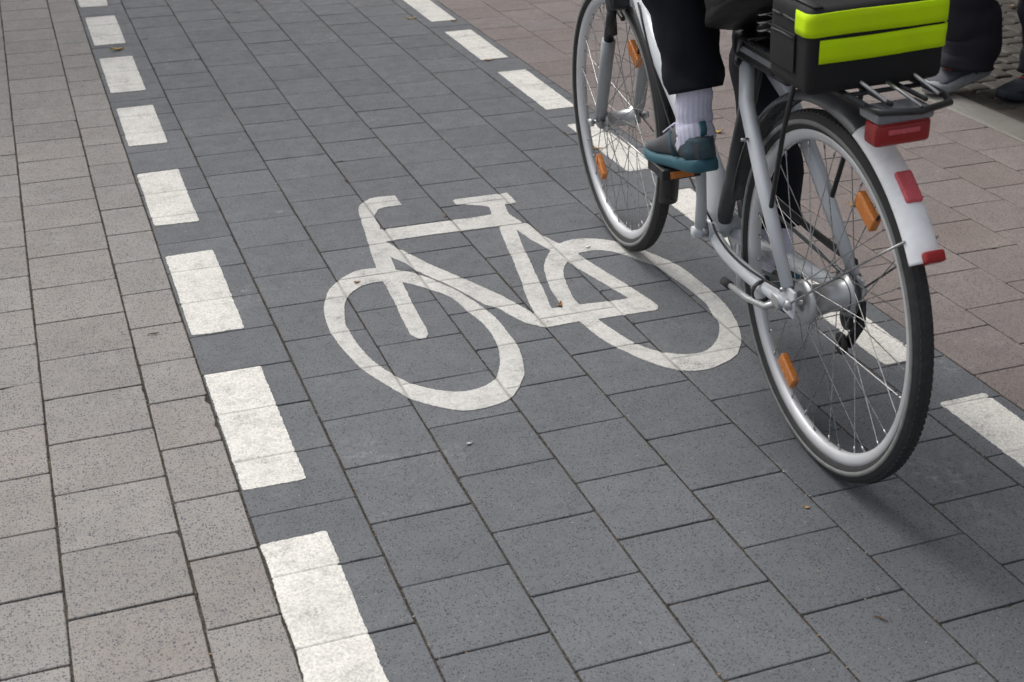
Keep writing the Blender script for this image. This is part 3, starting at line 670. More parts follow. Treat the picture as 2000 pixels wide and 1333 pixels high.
# drive: chainrings, cranks, pedals, chain, guard, gear cassette and changer on the right
b = MB(); b.ring([(.046, .088), (.050, .088), (.050, .062), (.046, .062)], (0, .475, .305), n=60)
for i in range(44): a = 2*PI*i/44; b.box((.048, .475+.089*math.cos(a), .305+.089*math.sin(a)), (.0028, .006, .006), rot=Matrix.Rotation(a, 3, 'X'))
for i in range(5): a = 2*PI*i/5; b.loft([(.050, .475, .305), (.048, .475+.068*math.cos(a), .305+.068*math.sin(a))], .008, n=8)
b.build('chainring', 'silver_dull', bike)
TH = R(11); ctop = (.475-.175*math.sin(TH), .305+.175*math.cos(TH)); cbot = (.475+.175*math.sin(TH), .305-.175*math.cos(TH))
for sgn, c in ((-1, ctop), (1, cbot)):
    b = MB(); b.loft([(sgn*.050, .475, .305), (sgn*.056, (.475+c[0])/2, (.305+c[1])/2), (sgn*.066, c[0], c[1])], [(.010, .015), (.008, .012), (.008, .013)], n=12, ref=(1, 0, 0)); b.loft([(sgn*.038, .475, .305), (sgn*.068, .475, .305)], .014, n=12)
    b.loft([(sgn*.070, c[0], c[1]), (sgn*.165, c[0], c[1])], .006, n=8); b.build('crank', 'silver', bike)
    b = MB(); b.box((sgn*.125, c[0]+.036, c[1]), (.085, .016, .024), bev=.004); b.box((sgn*.125, c[0]-.036, c[1]), (.085, .016, .024), bev=.004)
    for q in (-.036, .036): b.box((sgn*.125+q, c[0], c[1]), (.012, .075, .022), bev=.003)
    b.loft([(sgn*.085, c[0], c[1]), (sgn*.165, c[0], c[1])], .011, n=10); pd = b.build('pedal', 'black_plastic', bike)
    for q in (-1, 1): b = MB(); b.box((sgn*.125, c[0]+q*.0452, c[1]), (.052, .004, .015), bev=.001); b.build('reflector', 'orange_lens', pd)
def belt(c0, r0, c1, r1, x, n=24):
    d = math.hypot(c1[0]-c0[0], c1[1]-c0[1]); base = math.atan2(c1[1]-c0[1], c1[0]-c0[0]); al = math.acos((r0-r1)/d); P = []
    for i in range(n+1): a = base+al+(2*PI-2*al)*i/n; P.append((x, c0[0]+r0*math.cos(a), c0[1]+r0*math.sin(a)))
    for i in range(n+1): a = base-al+2*al*i/n; P.append((x, c1[0]+r1*math.cos(a), c1[1]+r1*math.sin(a)))
    return P+[P[0]]
b = MB(); b.loft(belt((0, .35), .030, (.475, .305), .090, .048), [(.0045, .0028)]*51, n=8, caps=False, ref=(1, 0, 0)); b.build('chain', 'grey_paint', bike)
b = MB(); b.ring([(.034, .033), (.056, .033), (.056, .01), (.034, .01)], AX, n=40); b.ring([(.040, .046), (.044, .046), (.044, .02), (.040, .02)], AX, n=40); b.build('cassette', 'grey_paint', bike)
b = MB(); b.loft([(.066, -.010, .335), (.070, -.012, .29), (.060, .012, .235)], [(.010, .018), (.008, .014), (.006, .012)], n=10); b.ring([(.046, .022), (.052, .022), (.052, .006), (.046, .006)], (0, .004, .295), n=20); b.ring([(.046, .022), (.052, .022), (.052, .006), (.046, .006)], (0, .018, .235), n=20)
b.build('gear_changer', 'black_plastic', bike)
cg = MB()   # slim upper chain guard on the right
cg.loft(bez((.072, .60, .30), (.072, .56, .432), (.072, .40, .405))+bez((.072, .36, .40), (.072, .18, .39), (.072, .02, .398)), [(.010, .0025)]*22, n=8, ref=(1, 0, 0))
cg.build('chain_guard', 'black_plastic', bike)
ks = MB(); ks.loft([(-.066, .06, .325), (-.080, .085, .308), (-.086, .15, .296), (-.088, .24, .288)], [.008, .007, .0065, .006], n=10); ks.box((-.068, .055, .333), (.018, .035, .026), bev=.005); kst = ks.build('kickstand', 'alloy', bike)
b = MB(); b.loft([(-.088, .232, .2885), (-.0885, .262, .286)], .009, n=10); b.build('rubber_foot', 'rubber', kst)

# handlebar, stem, grips, bell, brake levers, cables, front lamp
b = MB(); b.loft([(0, .928, .86), (0, .905, .98), (0, .915, 1.03)], [.0145, .0145, .016], n=14); b.build('stem', 'alloy', bike)
hb = [(-.30, .70, 1.045), (-.27, .78, 1.05), (-.22, .87, 1.055), (-.12, .925, 1.05), (0, .93, 1.035), (.12, .925, 1.05), (.22, .87, 1.055), (.27, .78, 1.05), (.30, .70, 1.045)]
hbar = tube('handlebar', hb, .0115, 'alloy', n=14)
for sgn in (-1, 1):
    b = MB(); b.loft([(sgn*.302, .685, 1.045), (sgn*.272, .785, 1.05)], .0165, n=14); b.build('grip', 'rubber', hbar)
    b = MB(); b.loft([(sgn*.262, .80, 1.045), (sgn*.275, .795, 1.02), (sgn*.31, .72, 1.010)], [.009, .006, .005], n=8); b.build('brake_lever', 'alloy', hbar)
    b = MB(); b.loft(bez((sgn*.262, .80, 1.045), (sgn*.10, 1.05, 1.02), (sgn*.02, 1.03, .74), 14), .0025, n=6); b.build('cable', 'cable', bike)
b = MB(); b.box((0, 1.02, .80), (.055, .06, .05), bev=.015); b.build('headlamp', 'black_plastic', bike)
tube('brake_cable', bez((-.02, .93, .70), (-.036, .70, .42), (-.03, .46, .33), 12), .0025, 'cable', n=6)

# ------------------------------------------------------------------ people
def fold(amp, fr, ph, twist=2.0):
    def fn(q, t, a, nrm):
        d = math.sin(t*fr+a*twist+ph)*.5+noise.noise(Vector((q[0]*14, q[1]*14, q[2]*11+ph)))*1.1+noise.noise(Vector((q[0]*34+ph, q[1]*34, q[2]*24)))*.45
        return q+nrm*(amp*d)
    return fn
def resample(P, Rr, n):
    P = [Vector(q) for q in P]; L_ = [0]
    for a, b in zip(P, P[1:]): L_.append(L_[-1]+(b-a).length)
    op, orr = [], []
    Rr = [(r, r) if isinstance(r, (int, float)) else r for r in Rr]
    for i in range(n+1):
        s = L_[-1]*i/n; k = 0
        while k < len(L_)-2 and L_[k+1] < s: k += 1
        t = (s-L_[k])/max(1e-9, L_[k+1]-L_[k])
        p0, p1, p2, p3 = P[max(k-1, 0)], P[k], P[k+1], P[min(k+2, len(P)-1)]
        op.append(.5*((2*p1)+(p2-p0)*t+(2*p0-5*p1+4*p2-p3)*t*t+(3*p1-p0-3*p2+p3)*t**3))
        e = t*t*(3-2*t); orr.append((Rr[k][0]*(1-e)+Rr[k+1][0]*e, Rr[k][1]*(1-e)+Rr[k+1][1]*e))
    return op, orr
def limb(b, P, Rr, n=24, m=20, fn=None, caps=True, ref=None):
    p, r = resample(P, Rr, n); b.loft(p, r, n=m, fn=fn, caps=caps, ref=ref)
def cuff(b, P, Rr, inward, n=30, m=36, fn=None, ref=None):
    """a trouser leg or sleeve: last ring turns in and back up so the hem has thickness"""
    p, r = resample(P, Rr, n); d = (p[-2]-p[-1]).normalized()
    e = r[-1]; p2 = p+[p[-1]+d*.0005, p[-1]+d*.05]; r2 = r+[(e[0]-inward, e[1]-inward), (e[0]-inward*1.6, e[1]-inward*1.6)]
    b.loft(p2, r2, n=m, fn=fn, caps=True, ref=ref)
def shoe(name, parent, mtx, upper_m, sole_m, heel_m, lace_m, ln=.29, sole_h=.026):
    """x across, y from heel to toe, z up"""
    root = bpy.data.objects.new(name, None); root.empty_display_size = .05
    link(root, parent); root.matrix_local = mtx
    U = MB(); ys = [0, .02, .05, .085, .12, .155, .19, .225, .255, .278, .288]
    hw = [.022, .031, .034, .034, .035, .040, .045, .046, .040, .027, .012]; tp = [.070, .088, .098, .100, .095, .082, .066, .056, .047, .038, .028]; cx = [0, 0, 0, 0, .001, .003, .005, .005, .004, .002, .001]
    P = []; rr = []
    vs = []; n = 22
    for y, w_, t, c in zip(ys, hw, tp, cx):
        y *= ln/.29; z0 = sole_h*.85
        for j in range(n):
            a = 2*PI*j/n; ca, sa = math.cos(a), math.sin(a); hx = w_*math.copysign(abs(ca)**.75, ca); hz = (t-z0)/2
            zz = z0+hz+hz*math.copysign(abs(sa)**.8, sa)
            if sa > 0: hx *= 1-.42*(sa**2)*(1 if y > .03 else .3)
            vs.append((c+hx, y, zz))
    fs = [(i*n+j, i*n+(j+1) % n, (i+1)*n+(j+1) % n, (i+1)*n+j) for i in range(len(ys)-1) for j in range(n)]+[tuple(range(n-1, -1, -1)), tuple((len(ys)-1)*n+j for j in range(n))]
    U.add(vs, fs); U.loft([(0, .056, .080), (0, .053, .100), (0, .052, .104)], [(.033, .045), (.032, .042), (.028, .038)], n=22)
    U.build('upper', upper_m, root)
    S = MB(); out = []
    for sgn in (1, -1):
        rng_ = list(zip(ys, hw, cx)); rng_ = rng_ if sgn == 1 else rng_[::-1]
        for y, w_, c in rng_: out.append((c+sgn*(w_+.004), y*ln/.29+(-.003 if y == 0 else .003 if y > .28 else 0), y))
    k = len(out); vs = []
    for lvl, (ins, z) in enumerate(((.004, 0), (0, .005), (.0, sole_h*.8), (.003, sole_h*1.15))):
        for (x, y, y0) in out:
            spring = .016*max(0, (y0-.20)/.09)**2; hl = 1.25 if y0 < .08 else 1
            vs.append((x*(1-ins/.04), y+(.0 if ins == 0 else (ins if y0 < .1 else -ins)), (z*hl if lvl > 1 else z)+spring))
    fs = [(l*k+i, l*k+(i+1) % k, (l+1)*k+(i+1) % k, (l+1)*k+i) for l in range(3) for i in range(k)]+[tuple(range(k-1, -1, -1)), tuple(3*k+i for i in range(k))]
    S.add(vs, fs); S.build('sole', sole_m, root)
    H = MB(); vs = []; n = 14                     # heel counter wraps the back of the shoe
    for z, e in ((.030, .0042), (.048, .0040), (.064, .0034), (.074, .0022)):
        for o_2 in (0, .0028):
            for j in range(n+1):
                a = PI+PI*j/n; vs.append(((.0335+e-o_2)*math.cos(a)*(1-.10*(z-.03)/.05), .042+(.044+e-o_2)*math.sin(a), z))
    q = 2*(n+1)
    for i in range(3):
        for j in range(n):
            H.f.append((i*q+j, i*q+j+1, (i+1)*q+j+1, (i+1)*q+j)); H.f.append((i*q+n+1+j+1, i*q+n+1+j, (i+1)*q+n+1+j, (i+1)*q+n+1+j+1))
    for j in range(n): H.f.append((3*q+j, 3*q+j+1, 3*q+n+1+j+1, 3*q+n+1+j)); H.f.append((j+1, j, n+1+j, n+1+j+1))
    H.v = vs; H.sm = [True]*len(H.f); H.build('heel_counter', heel_m, root)
    for sgn in (-1, 1):                            # side panels standing just proud of the upper
        Q = MB(); Q.loft([(sgn*.0335, .080, .030), (sgn*.0325, .098, .052), (sgn*.0250, .112, .080)], [(.010, .0022)]*3, n=8, ref=(0, 1, 0)); Q.build('side_panel', heel_m, root)
    Q = MB(); Q.loft([(0, .010, .070), (0, .004, .092), (0, .010, .108)], [(.008, .0018)]*3, n=8, ref=(0, 1, 0)); Q.build('pull_tab', sole_m, root)
    Q = MB(); Q.loft([(-.016, .098, .100), (0, .092, .112), (.016, .098, .100)], [(.004, .010)]*3, n=8); Q.build('tongue', upper_m, root)
    T = MB()
    for i in range(5):
        y = .112+.017*i; z = .0985-.0052*i-.0003*i*i; T.loft([(-.020+.004, y, z-.004), (0, y+.004, z+.003), (.020+.003, y, z-.004)], .0022, n=6)
    T.build('laces', lace_m, root)
    return root
def head(b, c, tilt=0, yaw=0, s=1.0):
    """skull, jaw, nose, ears, brow, lips joined with the neck by fusing; c = centre, faces local +y"""
    Rm = Matrix.Rotation(yaw, 3, 'Z') @ Matrix.Rotation(tilt, 3, 'X')
    def at(v): return tuple(Vector(c)+Rm @ (Vector(v)*s))
    def bl(v, r):
        q = MB(); q.ball((0, 0, 0), tuple(x*s for x in r), 18, 12); b.add([tuple(Vector(at(v))+Rm @ Vector(p)) for p in q.v], q.f)
    bl((0, -.012, .03), (.074, .095, .088)); bl((0, .025, -.03), (.060, .068, .080)); bl((0, .058, -.078), (.026, .022, .020))
    b.loft([at((0, .088, .018)), at((0, .103, -.012)), at((0, .112, -.025)), at((0, .092, -.032))], [.007, .010, .014, .008], n=10)
    bl((0, .090, -.052), (.024, .010, .006)); bl((0, .088, -.063), (.020, .010, .006)); bl((-.03, .078, .034), (.024, .012, .007)); bl((.03, .078, .034), (.024, .012, .007))
    for sgn in (-1, 1): bl((sgn*.077, -.005, -.005), (.010, .018, .030)); bl((sgn*.038, .068, -.015), (.018, .018, .016))
    return at, Rm
def eyes_hair(parent, at, Rm, hair_m, s=1.0):
    for sgn in (-1, 1):
        b = MB(); b.ball(at((sgn*.030, .080, .014)), .0115*s, 14, 10); e = b.build('eye', 'eye', parent)
        b = MB(); b.ball(at((sgn*.030, .0895, .014)), .0048*s, 10, 8); b.build('iris', 'hair_brown', e)
    q = MB(); q.ball((0, 0, 0), (.082*s, .102*s, .092*s), 28, 18); v = []
    for p in q.v:
        p = Vector(p); d = p.normalized(); p = p*(1+.05*noise.noise(d*9)+.03*noise.noise(d*23))
        if p.y > .02*s: p.z = max(p.z, .035*s+.4*(p.y-.02*s)) if p.z < .05*s else p.z; p.y = min(p.y, .085*s)
        p.z = max(p.z, -.045*s)
        v.append(tuple(Vector(at((0, -.016, .034)))+Rm @ p))
    h = MB(); h.add(v, q.f); h.build('hair', hair_m, parent)
def hand(b, wrist, fwd, down, side, curl=1.0, grip=None):
    """palm with four bent fingers of unequal length and a thumb at its side; fwd = finger direction, down = palm side, side = thumb side"""
    w0 = Vector(wrist); f_ = Vector(fwd).normalized(); d_ = Vector(down).normalized(); s_3 = Vector(side).normalized()
    b.loft([w0-f_*.03, w0, w0+f_*.03, w0+f_*.07, w0+f_*.088], [(.021, .024), (.017, .026), (.014, .036), (.013, .040), (.010, .036)], n=16, ref=tuple(s_3))
    for i, (l_, off) in enumerate(((.070, .030), (.078, .010), (.072, -.010), (.056, -.029))):
        p = w0+f_*.084+s_3*off; a = R(18)*curl; P = [p-f_*.012, p]; dv = f_
        for k, fr_ in enumerate((.46, .30, .24)):
            ang = a+R((34, 46, 34)[k])*curl; a = ang
            dv = f_*math.cos(ang)+d_*math.sin(ang); p = p+dv*l_*fr_; P.append(p)
        b.loft(P, [.0088, .0090, .0085, .0078, .0058], n=10)
    p = w0+f_*.028+s_3*.030; P = [p-s_3*.012, p+s_3*.012+f_*.012+d_*.006, p+s_3*.018+f_*.040+d_*.020*curl, p+s_3*.010+f_*.058+d_*.034*curl]
    b.loft(P, [.013, .0115, .0095, .0065], n=10)

# cyclist, seated on the saddle; the figure is built in the bicycle's frame
cyc = thing('person', 'cyclist in black trousers and black jacket with teal and grey shoes, pedalling', 'person', BM)
AN = {-1: (-.114, .362, .596), 1: (.122, .455, .245)}; KN = {-1: (-.150, .505, .965), 1: (.125, .560, .640)}; HP = {-1: (-.085, .215, .965), 1: (.085, .215, .965)}
bd = MB()
limb(bd, [(0, .20, .94), (0, .20, 1.02), (0, .235, 1.16), (0, .30, 1.30), (0, .34, 1.40)], [(.095, .13), (.085, .125), (.075, .115), (.080, .14), (.06, .10)], n=16, ref=(0, 1, 0))
limb(bd, [(0, .335, 1.38), (0, .355, 1.45), (0, .375, 1.52)], [.055, .052, .052], n=6)
at_, Rm_ = head(bd, (0, .39, 1.575), tilt=R(-4))
for sg in (-1, 1):
    limb(bd, [HP[sg], ((HP[sg][0]+KN[sg][0])/2, (HP[sg][1]+KN[sg][1])/2, (HP[sg][2]+KN[sg][2])/2+.01), KN[sg]], [.078, .066, .050], n=12)
    limb(bd, [KN[sg], (AN[sg][0]*.9+KN[sg][0]*.1, (KN[sg][1]+AN[sg][1])/2-.015, (KN[sg][2]+AN[sg][2])/2+.03), AN[sg]], [.047, .042, .029], n=12)
    bd.loft([AN[sg], (AN[sg][0], AN[sg][1]-.01, AN[sg][2]-.03), (AN[sg][0], AN[sg][1]+.03, AN[sg][2]-.045)], [.029, .024, .016], n=12)
    sh = (sg*.175, .325, 1.36); el = (sg*.27, .46, 1.16); wr = (sg*.300, .655, 1.085)
    limb(bd, [(sg*.10, .325, 1.375), sh, tuple((Vector(sh)+Vector(el))/2), el, tuple((Vector(el)+Vector(wr))/2), wr], [.05, .048, .040, .035, .031, .023], n=22)
    hand(bd, wr, (-sg*.28, .95, -.22), (0, -.25, -1), (-sg, -.3, 0), curl=1.25)
body = bd.fused('body', 'skin', cyc, voxel=.0048, smooth=5)
eyes_hair(body, at_, Rm_, 'hair_brown')
tr = MB()
for sg in (-1, 1):
    a, k, h = AN[sg], KN[sg], HP[sg]
    hem = (a[0]+sg*-.004, a[1]+.004, a[2]+(.064 if sg < 0 else .055))
    cuff(tr, [(h[0]*.9, h[1]-.03, h[2]+.02), ((h[0]+k[0])/2, (h[1]+k[1])/2, (h[2]+k[2])/2+.012), k, (a[0]*.9+k[0]*.1, (k[1]+a[1])/2-.013, (k[2]+a[2])/2+.03), hem],
         [(.095, .10), (.088, .088), (.068, .070), (.062, .064), (.055, .059)], .004, n=44, m=40, fn=fold(.0062, 52, sg*2.0))
limb(tr, [(0, .10, .985), (0, .20, .975), (0, .30, .99)], [(.09, .08), (.12, .14), (.09, .10)], n=10, m=28, ref=(0, 0, 1))
tr.build('trousers', 'trouser_black', cyc)
jk = MB()
cuff(jk, [(0, .335, 1.40), (0, .315, 1.33), (0, .265, 1.20), (0, .225, 1.06), (0, .195, .96), (0, .150, .868)], [(.075, .09), (.115, .185), (.118, .170), (.125, .170), (.15, .185), (.165, .190)], .005, n=34, m=44, fn=fold(.007, 26, 1.0), ref=(0, 1, 0))
for sg in (-1, 1):
    sh = (sg*.165, .325, 1.355); el = (sg*.272, .455, 1.155); wr = (sg*.300, .645, 1.088)
    cuff(jk, [(sg*.10, .32, 1.37), sh, tuple((Vector(sh)+Vector(el))/2), el, tuple((Vector(el)+Vector(wr))/2), wr], [.07, .072, .060, .054, .046, .036], .004, n=30, m=26, fn=fold(.005, 40, sg))
limb(jk, [(0, .325, 1.385), (0, .345, 1.435), (0, .352, 1.452)], [.075, .064, .061], n=6)
jk.build('jacket', 'jacket_black', cyc)
for sg in (-1, 1):
    a = AN[sg]; pc = ctop if sg < 0 else cbot; s2 = MB()
    limb(s2, [(a[0], a[1]+.002, a[2]+.085), (a[0], a[1]+.002, a[2]+.05), a, (a[0], a[1]-.012, a[2]-.022), (a[0], a[1]+.010, a[2]-.050)], [.034, .036, .0365, .038, .034], n=30, m=110, fn=lambda p_, t_, a_, n_: p_+n_*(.0005*math.sin(a_*22)+.0014*math.sin(t_*21+a_)))
    s2.build('sock', 'sock', cyc)
    pitch = R(-11) if sg < 0 else R(8)
    heel = Vector((a[0], a[1]-.055, 0)); zsole = pc[1]+.013
    mt = Matrix.Translation((a[0], pc[0]-.150, zsole+(.026 if sg < 0 else -.018))) @ Matrix.Rotation(pitch, 4, 'X') @ Matrix.Rotation(R(4 if sg < 0 else -4), 4, 'Z') @ Matrix.Diagonal((.90, .92, .92, 1))
    shoe('shoe', cyc, mt, 'shoe_grey', 'shoe_teal', 'shoe_teal2', 'sock', ln=.275, sole_h=.020)

# hi-vis bag on the rack
bagm = BM @ Matrix.Translation((-.022, -.045, .800))
bag = thing('rack_bag', 'black bag with two neon yellow bands strapped on the bicycle rack', 'bag', bagm)
b = MB(); b.box((0, -.045, .069), (.240, .14, .138), bev=.016); b.build('bag_body', 'bag_black', bag)
def band(z0, z1, wl, wr, m='neon'):
    """a fluorescent band across the back of the bag; positive wl / wr fold round the rear corners, negative stop short of them"""
    q = MB(); X, Y, rr_ = .1225, -.1175, .016; out = []
    if wl > 0: out += [(-X, Y+rr_+(wl-rr_)*(1-k/4)) for k in range(4)]+[(-X+rr_+rr_*math.cos(R(a)), Y+rr_+rr_*math.sin(R(a))) for a in range(180, 271, 15)]
    x0 = -X+rr_ if wl > 0 else -X-wl; x1 = X-rr_
    out += [(x0+(x1-x0)*k/20, Y) for k in range(1 if wl > 0 else 0, 20)]+[(X-rr_+rr_*math.cos(R(a)), Y+rr_+rr_*math.sin(R(a))) for a in range(270, 361, 15)]+[(X, Y+wr)]
    n = len(out); vs = []
    for l, (z, e) in enumerate(((z0, -.0008), (z0+.0006, .0012), (z0+.3*(z1-z0), .0016), (z0+.7*(z1-z0), .0016), (z1-.0006, .0012), (z1, -.0008))):
        for i, (x, y) in enumerate(out):
            wv = .0014*noise.noise(Vector((x*34, y*30, z*50)))+.0006*noise.noise(Vector((x*120, y*90, z*20))); d = e+(wv if 0 < l < 5 else 0)
            vs.append((x*(1+d/X), y*(1+d/abs(Y)), z+.0008*math.sin(x*25+z0*99)))
    fs = [(l*n+i, l*n+i+1, (l+1)*n+i+1, (l+1)*n+i) for l in range(5) for i in range(n-1)]
    q.add(vs, fs); return q.build('neon_band', m, bag, fix=False)
band(.094, .131, .045, .05); band(.052, .089, -.020, .045)
b = MB(); b.loft([(-.06, -.045, .136), (-.05, -.045, .154), (.05, -.045, .154), (.06, -.045, .136)], [(.004, .012)]*4, n=8); b.build('handle', 'bag_black', bag)

for sgn in (-1, 1):
    b = MB(); b.loft([(sgn*.105, .027, -.004), (sgn*.107, .0265, .06), (sgn*.104, .024, .136), (sgn*.103, -.045, .1405), (sgn*.103, -.108, .1395)], [(.009, .0014)]*5, n=8, ref=(0, 1, 0)); b.build('strap', 'strap_grey', bag)
b = MB(); b.loft([(-.118, -.02, .112), (-.1215, -.045, .112), (-.1215, -.10, .112)], [(.0022, .0016)]*3, n=8); b.loft([(-.121, .01, .112), (-.1215, -.02, .112)], [(.0022, .0016)]*2, n=8)
b.build('zip', 'strap_grey', bag)
b = MB(); b.box((-.1225, -.03, .060), (.003, .085, .062), bev=.0014); b.build('side_pocket', 'bag_black', bag)
b = MB(); b.loft([(-.1245, -.068, .084), (-.1248, -.03, .086), (-.1245, .008, .084)], .0016, n=6); b.build('pocket_piping', 'strap_grey', bag)
# pedestrian on the right footpath, walking to the left
PM = Matrix.Translation((2.93, 3.80, 0)) @ Matrix.Rotation(R(97), 4, 'Z')       # local +y = walking direction (to the left in the photo)
ped = thing('person', 'pedestrian in loose dark grey trousers and white soled shoes stepping left beside the kerb', 'person', PM)
# local x: positive = away from the camera side (walker's right)
pb = MB()
LA = (.085, -.055, .118); LK = (.095, .015, .52); LH = (.085, -.09, .93)       # far leg, swinging through
RA = (-.085, -.285, .105); RK = (-.085, -.20, .50); RH = (-.085, -.09, .93)    # near leg, standing
for A_, K_, H_ in ((LA, LK, LH), (RA, RK, RH)):
    limb(pb, [H_, tuple((Vector(H_)+Vector(K_))/2), K_], [.082, .068, .052], n=12); limb(pb, [K_, tuple((Vector(K_)+Vector(A_))/2+Vector((0, -.012, .02))), A_], [.051, .048, .032], n=12)
    pb.loft([A_, (A_[0], A_[1]-.005, A_[2]-.03), (A_[0], A_[1]+.03, A_[2]-.05)], [.029, .024, .016], n=12)
limb(pb, [(0, -.09, .90), (0, -.09, 1.0), (0, -.08, 1.15), (0, -.03, 1.32), (0, -.02, 1.45)], [(.10, .15), (.10, .14), (.09, .13), (.10, .17), (.06, .10)], n=18, ref=(0, 1, 0))
limb(pb, [(0, -.02, 1.43), (0, 0, 1.50), (0, .01, 1.56)], [.058, .054, .054], n=6)
at2, Rm2 = head(pb, (0, .02, 1.635))
for sg, sw in ((-1, .14), (1, -.16)):
    sh = (sg*.185, -.02, 1.42); el = (sg*.235, -.04+sw*.4, 1.14); wr = (sg*.245, .02+sw, .90)
    limb(pb, [(sg*.10, -.015, 1.43), sh, tuple((Vector(sh)+Vector(el))/2), el, tuple((Vector(el)+Vector(wr))/2), wr], [.052, .050, .042, .037, .033, .024], n=22)
    hand(pb, wr, (0, .18, -1), (-sg, 0, 0), (0, 1, .1), curl=.55)
pbody = pb.fused('body', 'skin', ped, voxel=.0055, smooth=5); eyes_hair(pbody, at2, Rm2, 'hair_grey')
pt_ = MB()
for A_, K_, H_, ph in ((LA, LK, LH, 0.), (RA, RK, RH, 3.)):
    cuff(pt_, [(H_[0]*.9, H_[1], H_[2]+.03), tuple((Vector(H_)+Vector(K_))/2), (K_[0], K_[1]-.005, K_[2]), tuple((Vector(K_)+Vector(A_))/2), (A_[0], A_[1]-.012, A_[2]+.10), (A_[0], A_[1]-.004, A_[2]-.028)],
         [(.10, .105), (.10, .10), (.095, .104), (.092, .108), (.088, .112), (.084, .116)], .004, n=48, m=44, fn=fold(.010, 60, ph, 1.0))
limb(pt_, [(0, -.09, .86), (0, -.09, .95), (0, -.09, 1.04)], [(.10, .14), (.13, .175), (.12, .16)], n=10, m=32, ref=(0, 1, 0))
pt_.build('trousers', 'trouser_grey', ped)
pj = MB()
cuff(pj, [(0, -.02, 1.46), (0, -.01, 1.38), (0, -.05, 1.20), (0, -.085, 1.02), (0, -.09, .90)], [(.08, .10), (.13, .20), (.13, .175), (.14, .18), (.145, .185)], .005, n=32, m=44, fn=fold(.008, 26, 4.0), ref=(0, 1, 0))
for sg, sw in ((-1, .14), (1, -.16)):
    sh = (sg*.18, -.02, 1.415); el = (sg*.236, -.04+sw*.4, 1.14); wr = (sg*.245, .02+sw*.95, .915)
    cuff(pj, [(sg*.10, -.015, 1.425), sh, tuple((Vector(sh)+Vector(el))/2), el, tuple((Vector(el)+Vector(wr))/2), wr], [.07, .075, .064, .056, .050, .042], .004, n=30, m=26, fn=fold(.005, 40, sg))
pj.build('jacket', 'jacket_navy', ped)
shoe('shoe', ped, Matrix.Translation((LA[0], LA[1]-.110, .055)) @ Matrix.Rotation(R(-11), 4, 'X'), 'shoe_slate', 'sole_white', 'shoe_slate', 'red_lace', sole_h=.032)
shoe('shoe', ped, Matrix.Translation((RA[0], RA[1]-.075, .001)), 'shoe_navy', 'shoe_navy', 'shoe_navy', 'red_lace')

# ------------------------------------------------------------------ fallen leaves and bits on the paving
def leaf(x, y, ln, wd, rot, m, label, curl=.004, name='leaf', cat='leaf'):
    b = MB(); n = 9; vs = []
    for i in range(n):
        t = i/(n-1); w2 = wd*math.sin(PI*min(1, t*1.02))**.8*(1-.25*t)+.0004; z = .0012+curl*(2*t-1)**2+curl*.5*math.sin(t*5+rot)
        for q in (-1, -.5, 0, .5, 1): vs.append(((t-.5)*ln, q*w2+.08*ln*math.sin(t*3), z+abs(q)*wd*.35+.0008*noise.noise(Vector((t*9, q*4, rot)))))
    k = len(vs); vs += [(a, c, d+.0006) for a, c, d in vs[:k]]
    fs = []
    for i in range(n-1):
        for j in range(4):
            a = i*5+j; fs.append((a, a+5, a+6, a+1)); fs.append((k+a, k+a+1, k+a+6, k+a+5))
    for i in range(n-1): fs.append((i*5, k+i*5, k+i*5+5, i*5+5)); fs.append((i*5+4, i*5+9, k+i*5+9, k+i*5+4))
    for j in range(4): fs.append((j, j+1, k+j+1, k+j)); e = (n-1)*5+j; fs.append((e, k+e, k+e+1, e+1))
    b.add(vs, fs); b.loft([(ln*.5, 0, .002+curl), (ln*.68, .002, .003), (ln*.8, .006, .002)], .0006, n=5)
    o = b.build(name, m); o.location = (x, y, .0003); o.rotation_euler = (0, 0, rot); tag(o, label, cat, 'fallen leaves and twigs on the paving'); return o
leaf(.094, 5.575, .058, .013, .3, 'leaf_yellow', 'yellow brown leaf between two dashes of the left dashed line', .007)
leaf(1.378, 5.69, .050, .008, 2.9, 'leaf_tan', 'pale tan leaf on dark pavers left of the right dashed line near the top', .004)
leaf(1.545, 5.575, .034, .006, .3, 'leaf_brown', 'small orange leaf just below the topmost dash of the right dashed line')
leaf(1.470, 4.895, .034, .007, .2, 'leaf_tan', 'small tan leaf touching the lower corner of a dash on the right')
leaf(1.888, 3.768, .045, .012, 2.4, 'leaf_yellow', 'yellow leaf on the reddish pavers just right of the teal shoe', .006)
leaf(1.932, 3.022, .032, .009, 2.0, 'leaf_tan', 'tan leaf on the reddish pavers seen through the rear wheel gap', .005)
leaf(1.428, 3.745, .055, .006, -.2, 'leaf_yellow', 'long yellow leaf on a white dash seen behind the front wheel', .004)
leaf(.442, 2.992, .016, .005, .2, 'leaf_brown', 'tiny orange brown leaf scrap on the painted front wheel of the symbol', .003)
leaf(.878, 2.690, .030, .006, 1.1, 'leaf_brown', 'curled brown scrap in the corner of the symbol beside its seat tube', .003)
leaf(4.05, 4.93, .05, .012, .8, 'leaf_tan', 'tan leaf on the cobbles near the top right corner', .006)
leaf(.975, 1.721, .010, .0035, 2.2, 'leaf_tan', 'small pinkish tan crumb of leaf on the dark paver below left of the rear tyre', .001)
leaf(.459, 2.153, .012, .004, .2, 'pebble', 'small white oval petal on the dark paver below the painted front wheel', .001, 'petal', 'petal')
leaf(1.084, 3.0, .016, .006, .4, 'paper', 'white paper scrap inside the painted rear triangle of the bicycle symbol', .001, 'paper_scrap', 'scrap')
leaf(.792, 3.347, .012, .003, .4, 'leaf_brown', 'tiny brown crumb of leaf between handlebar and saddle of the symbol', .001)
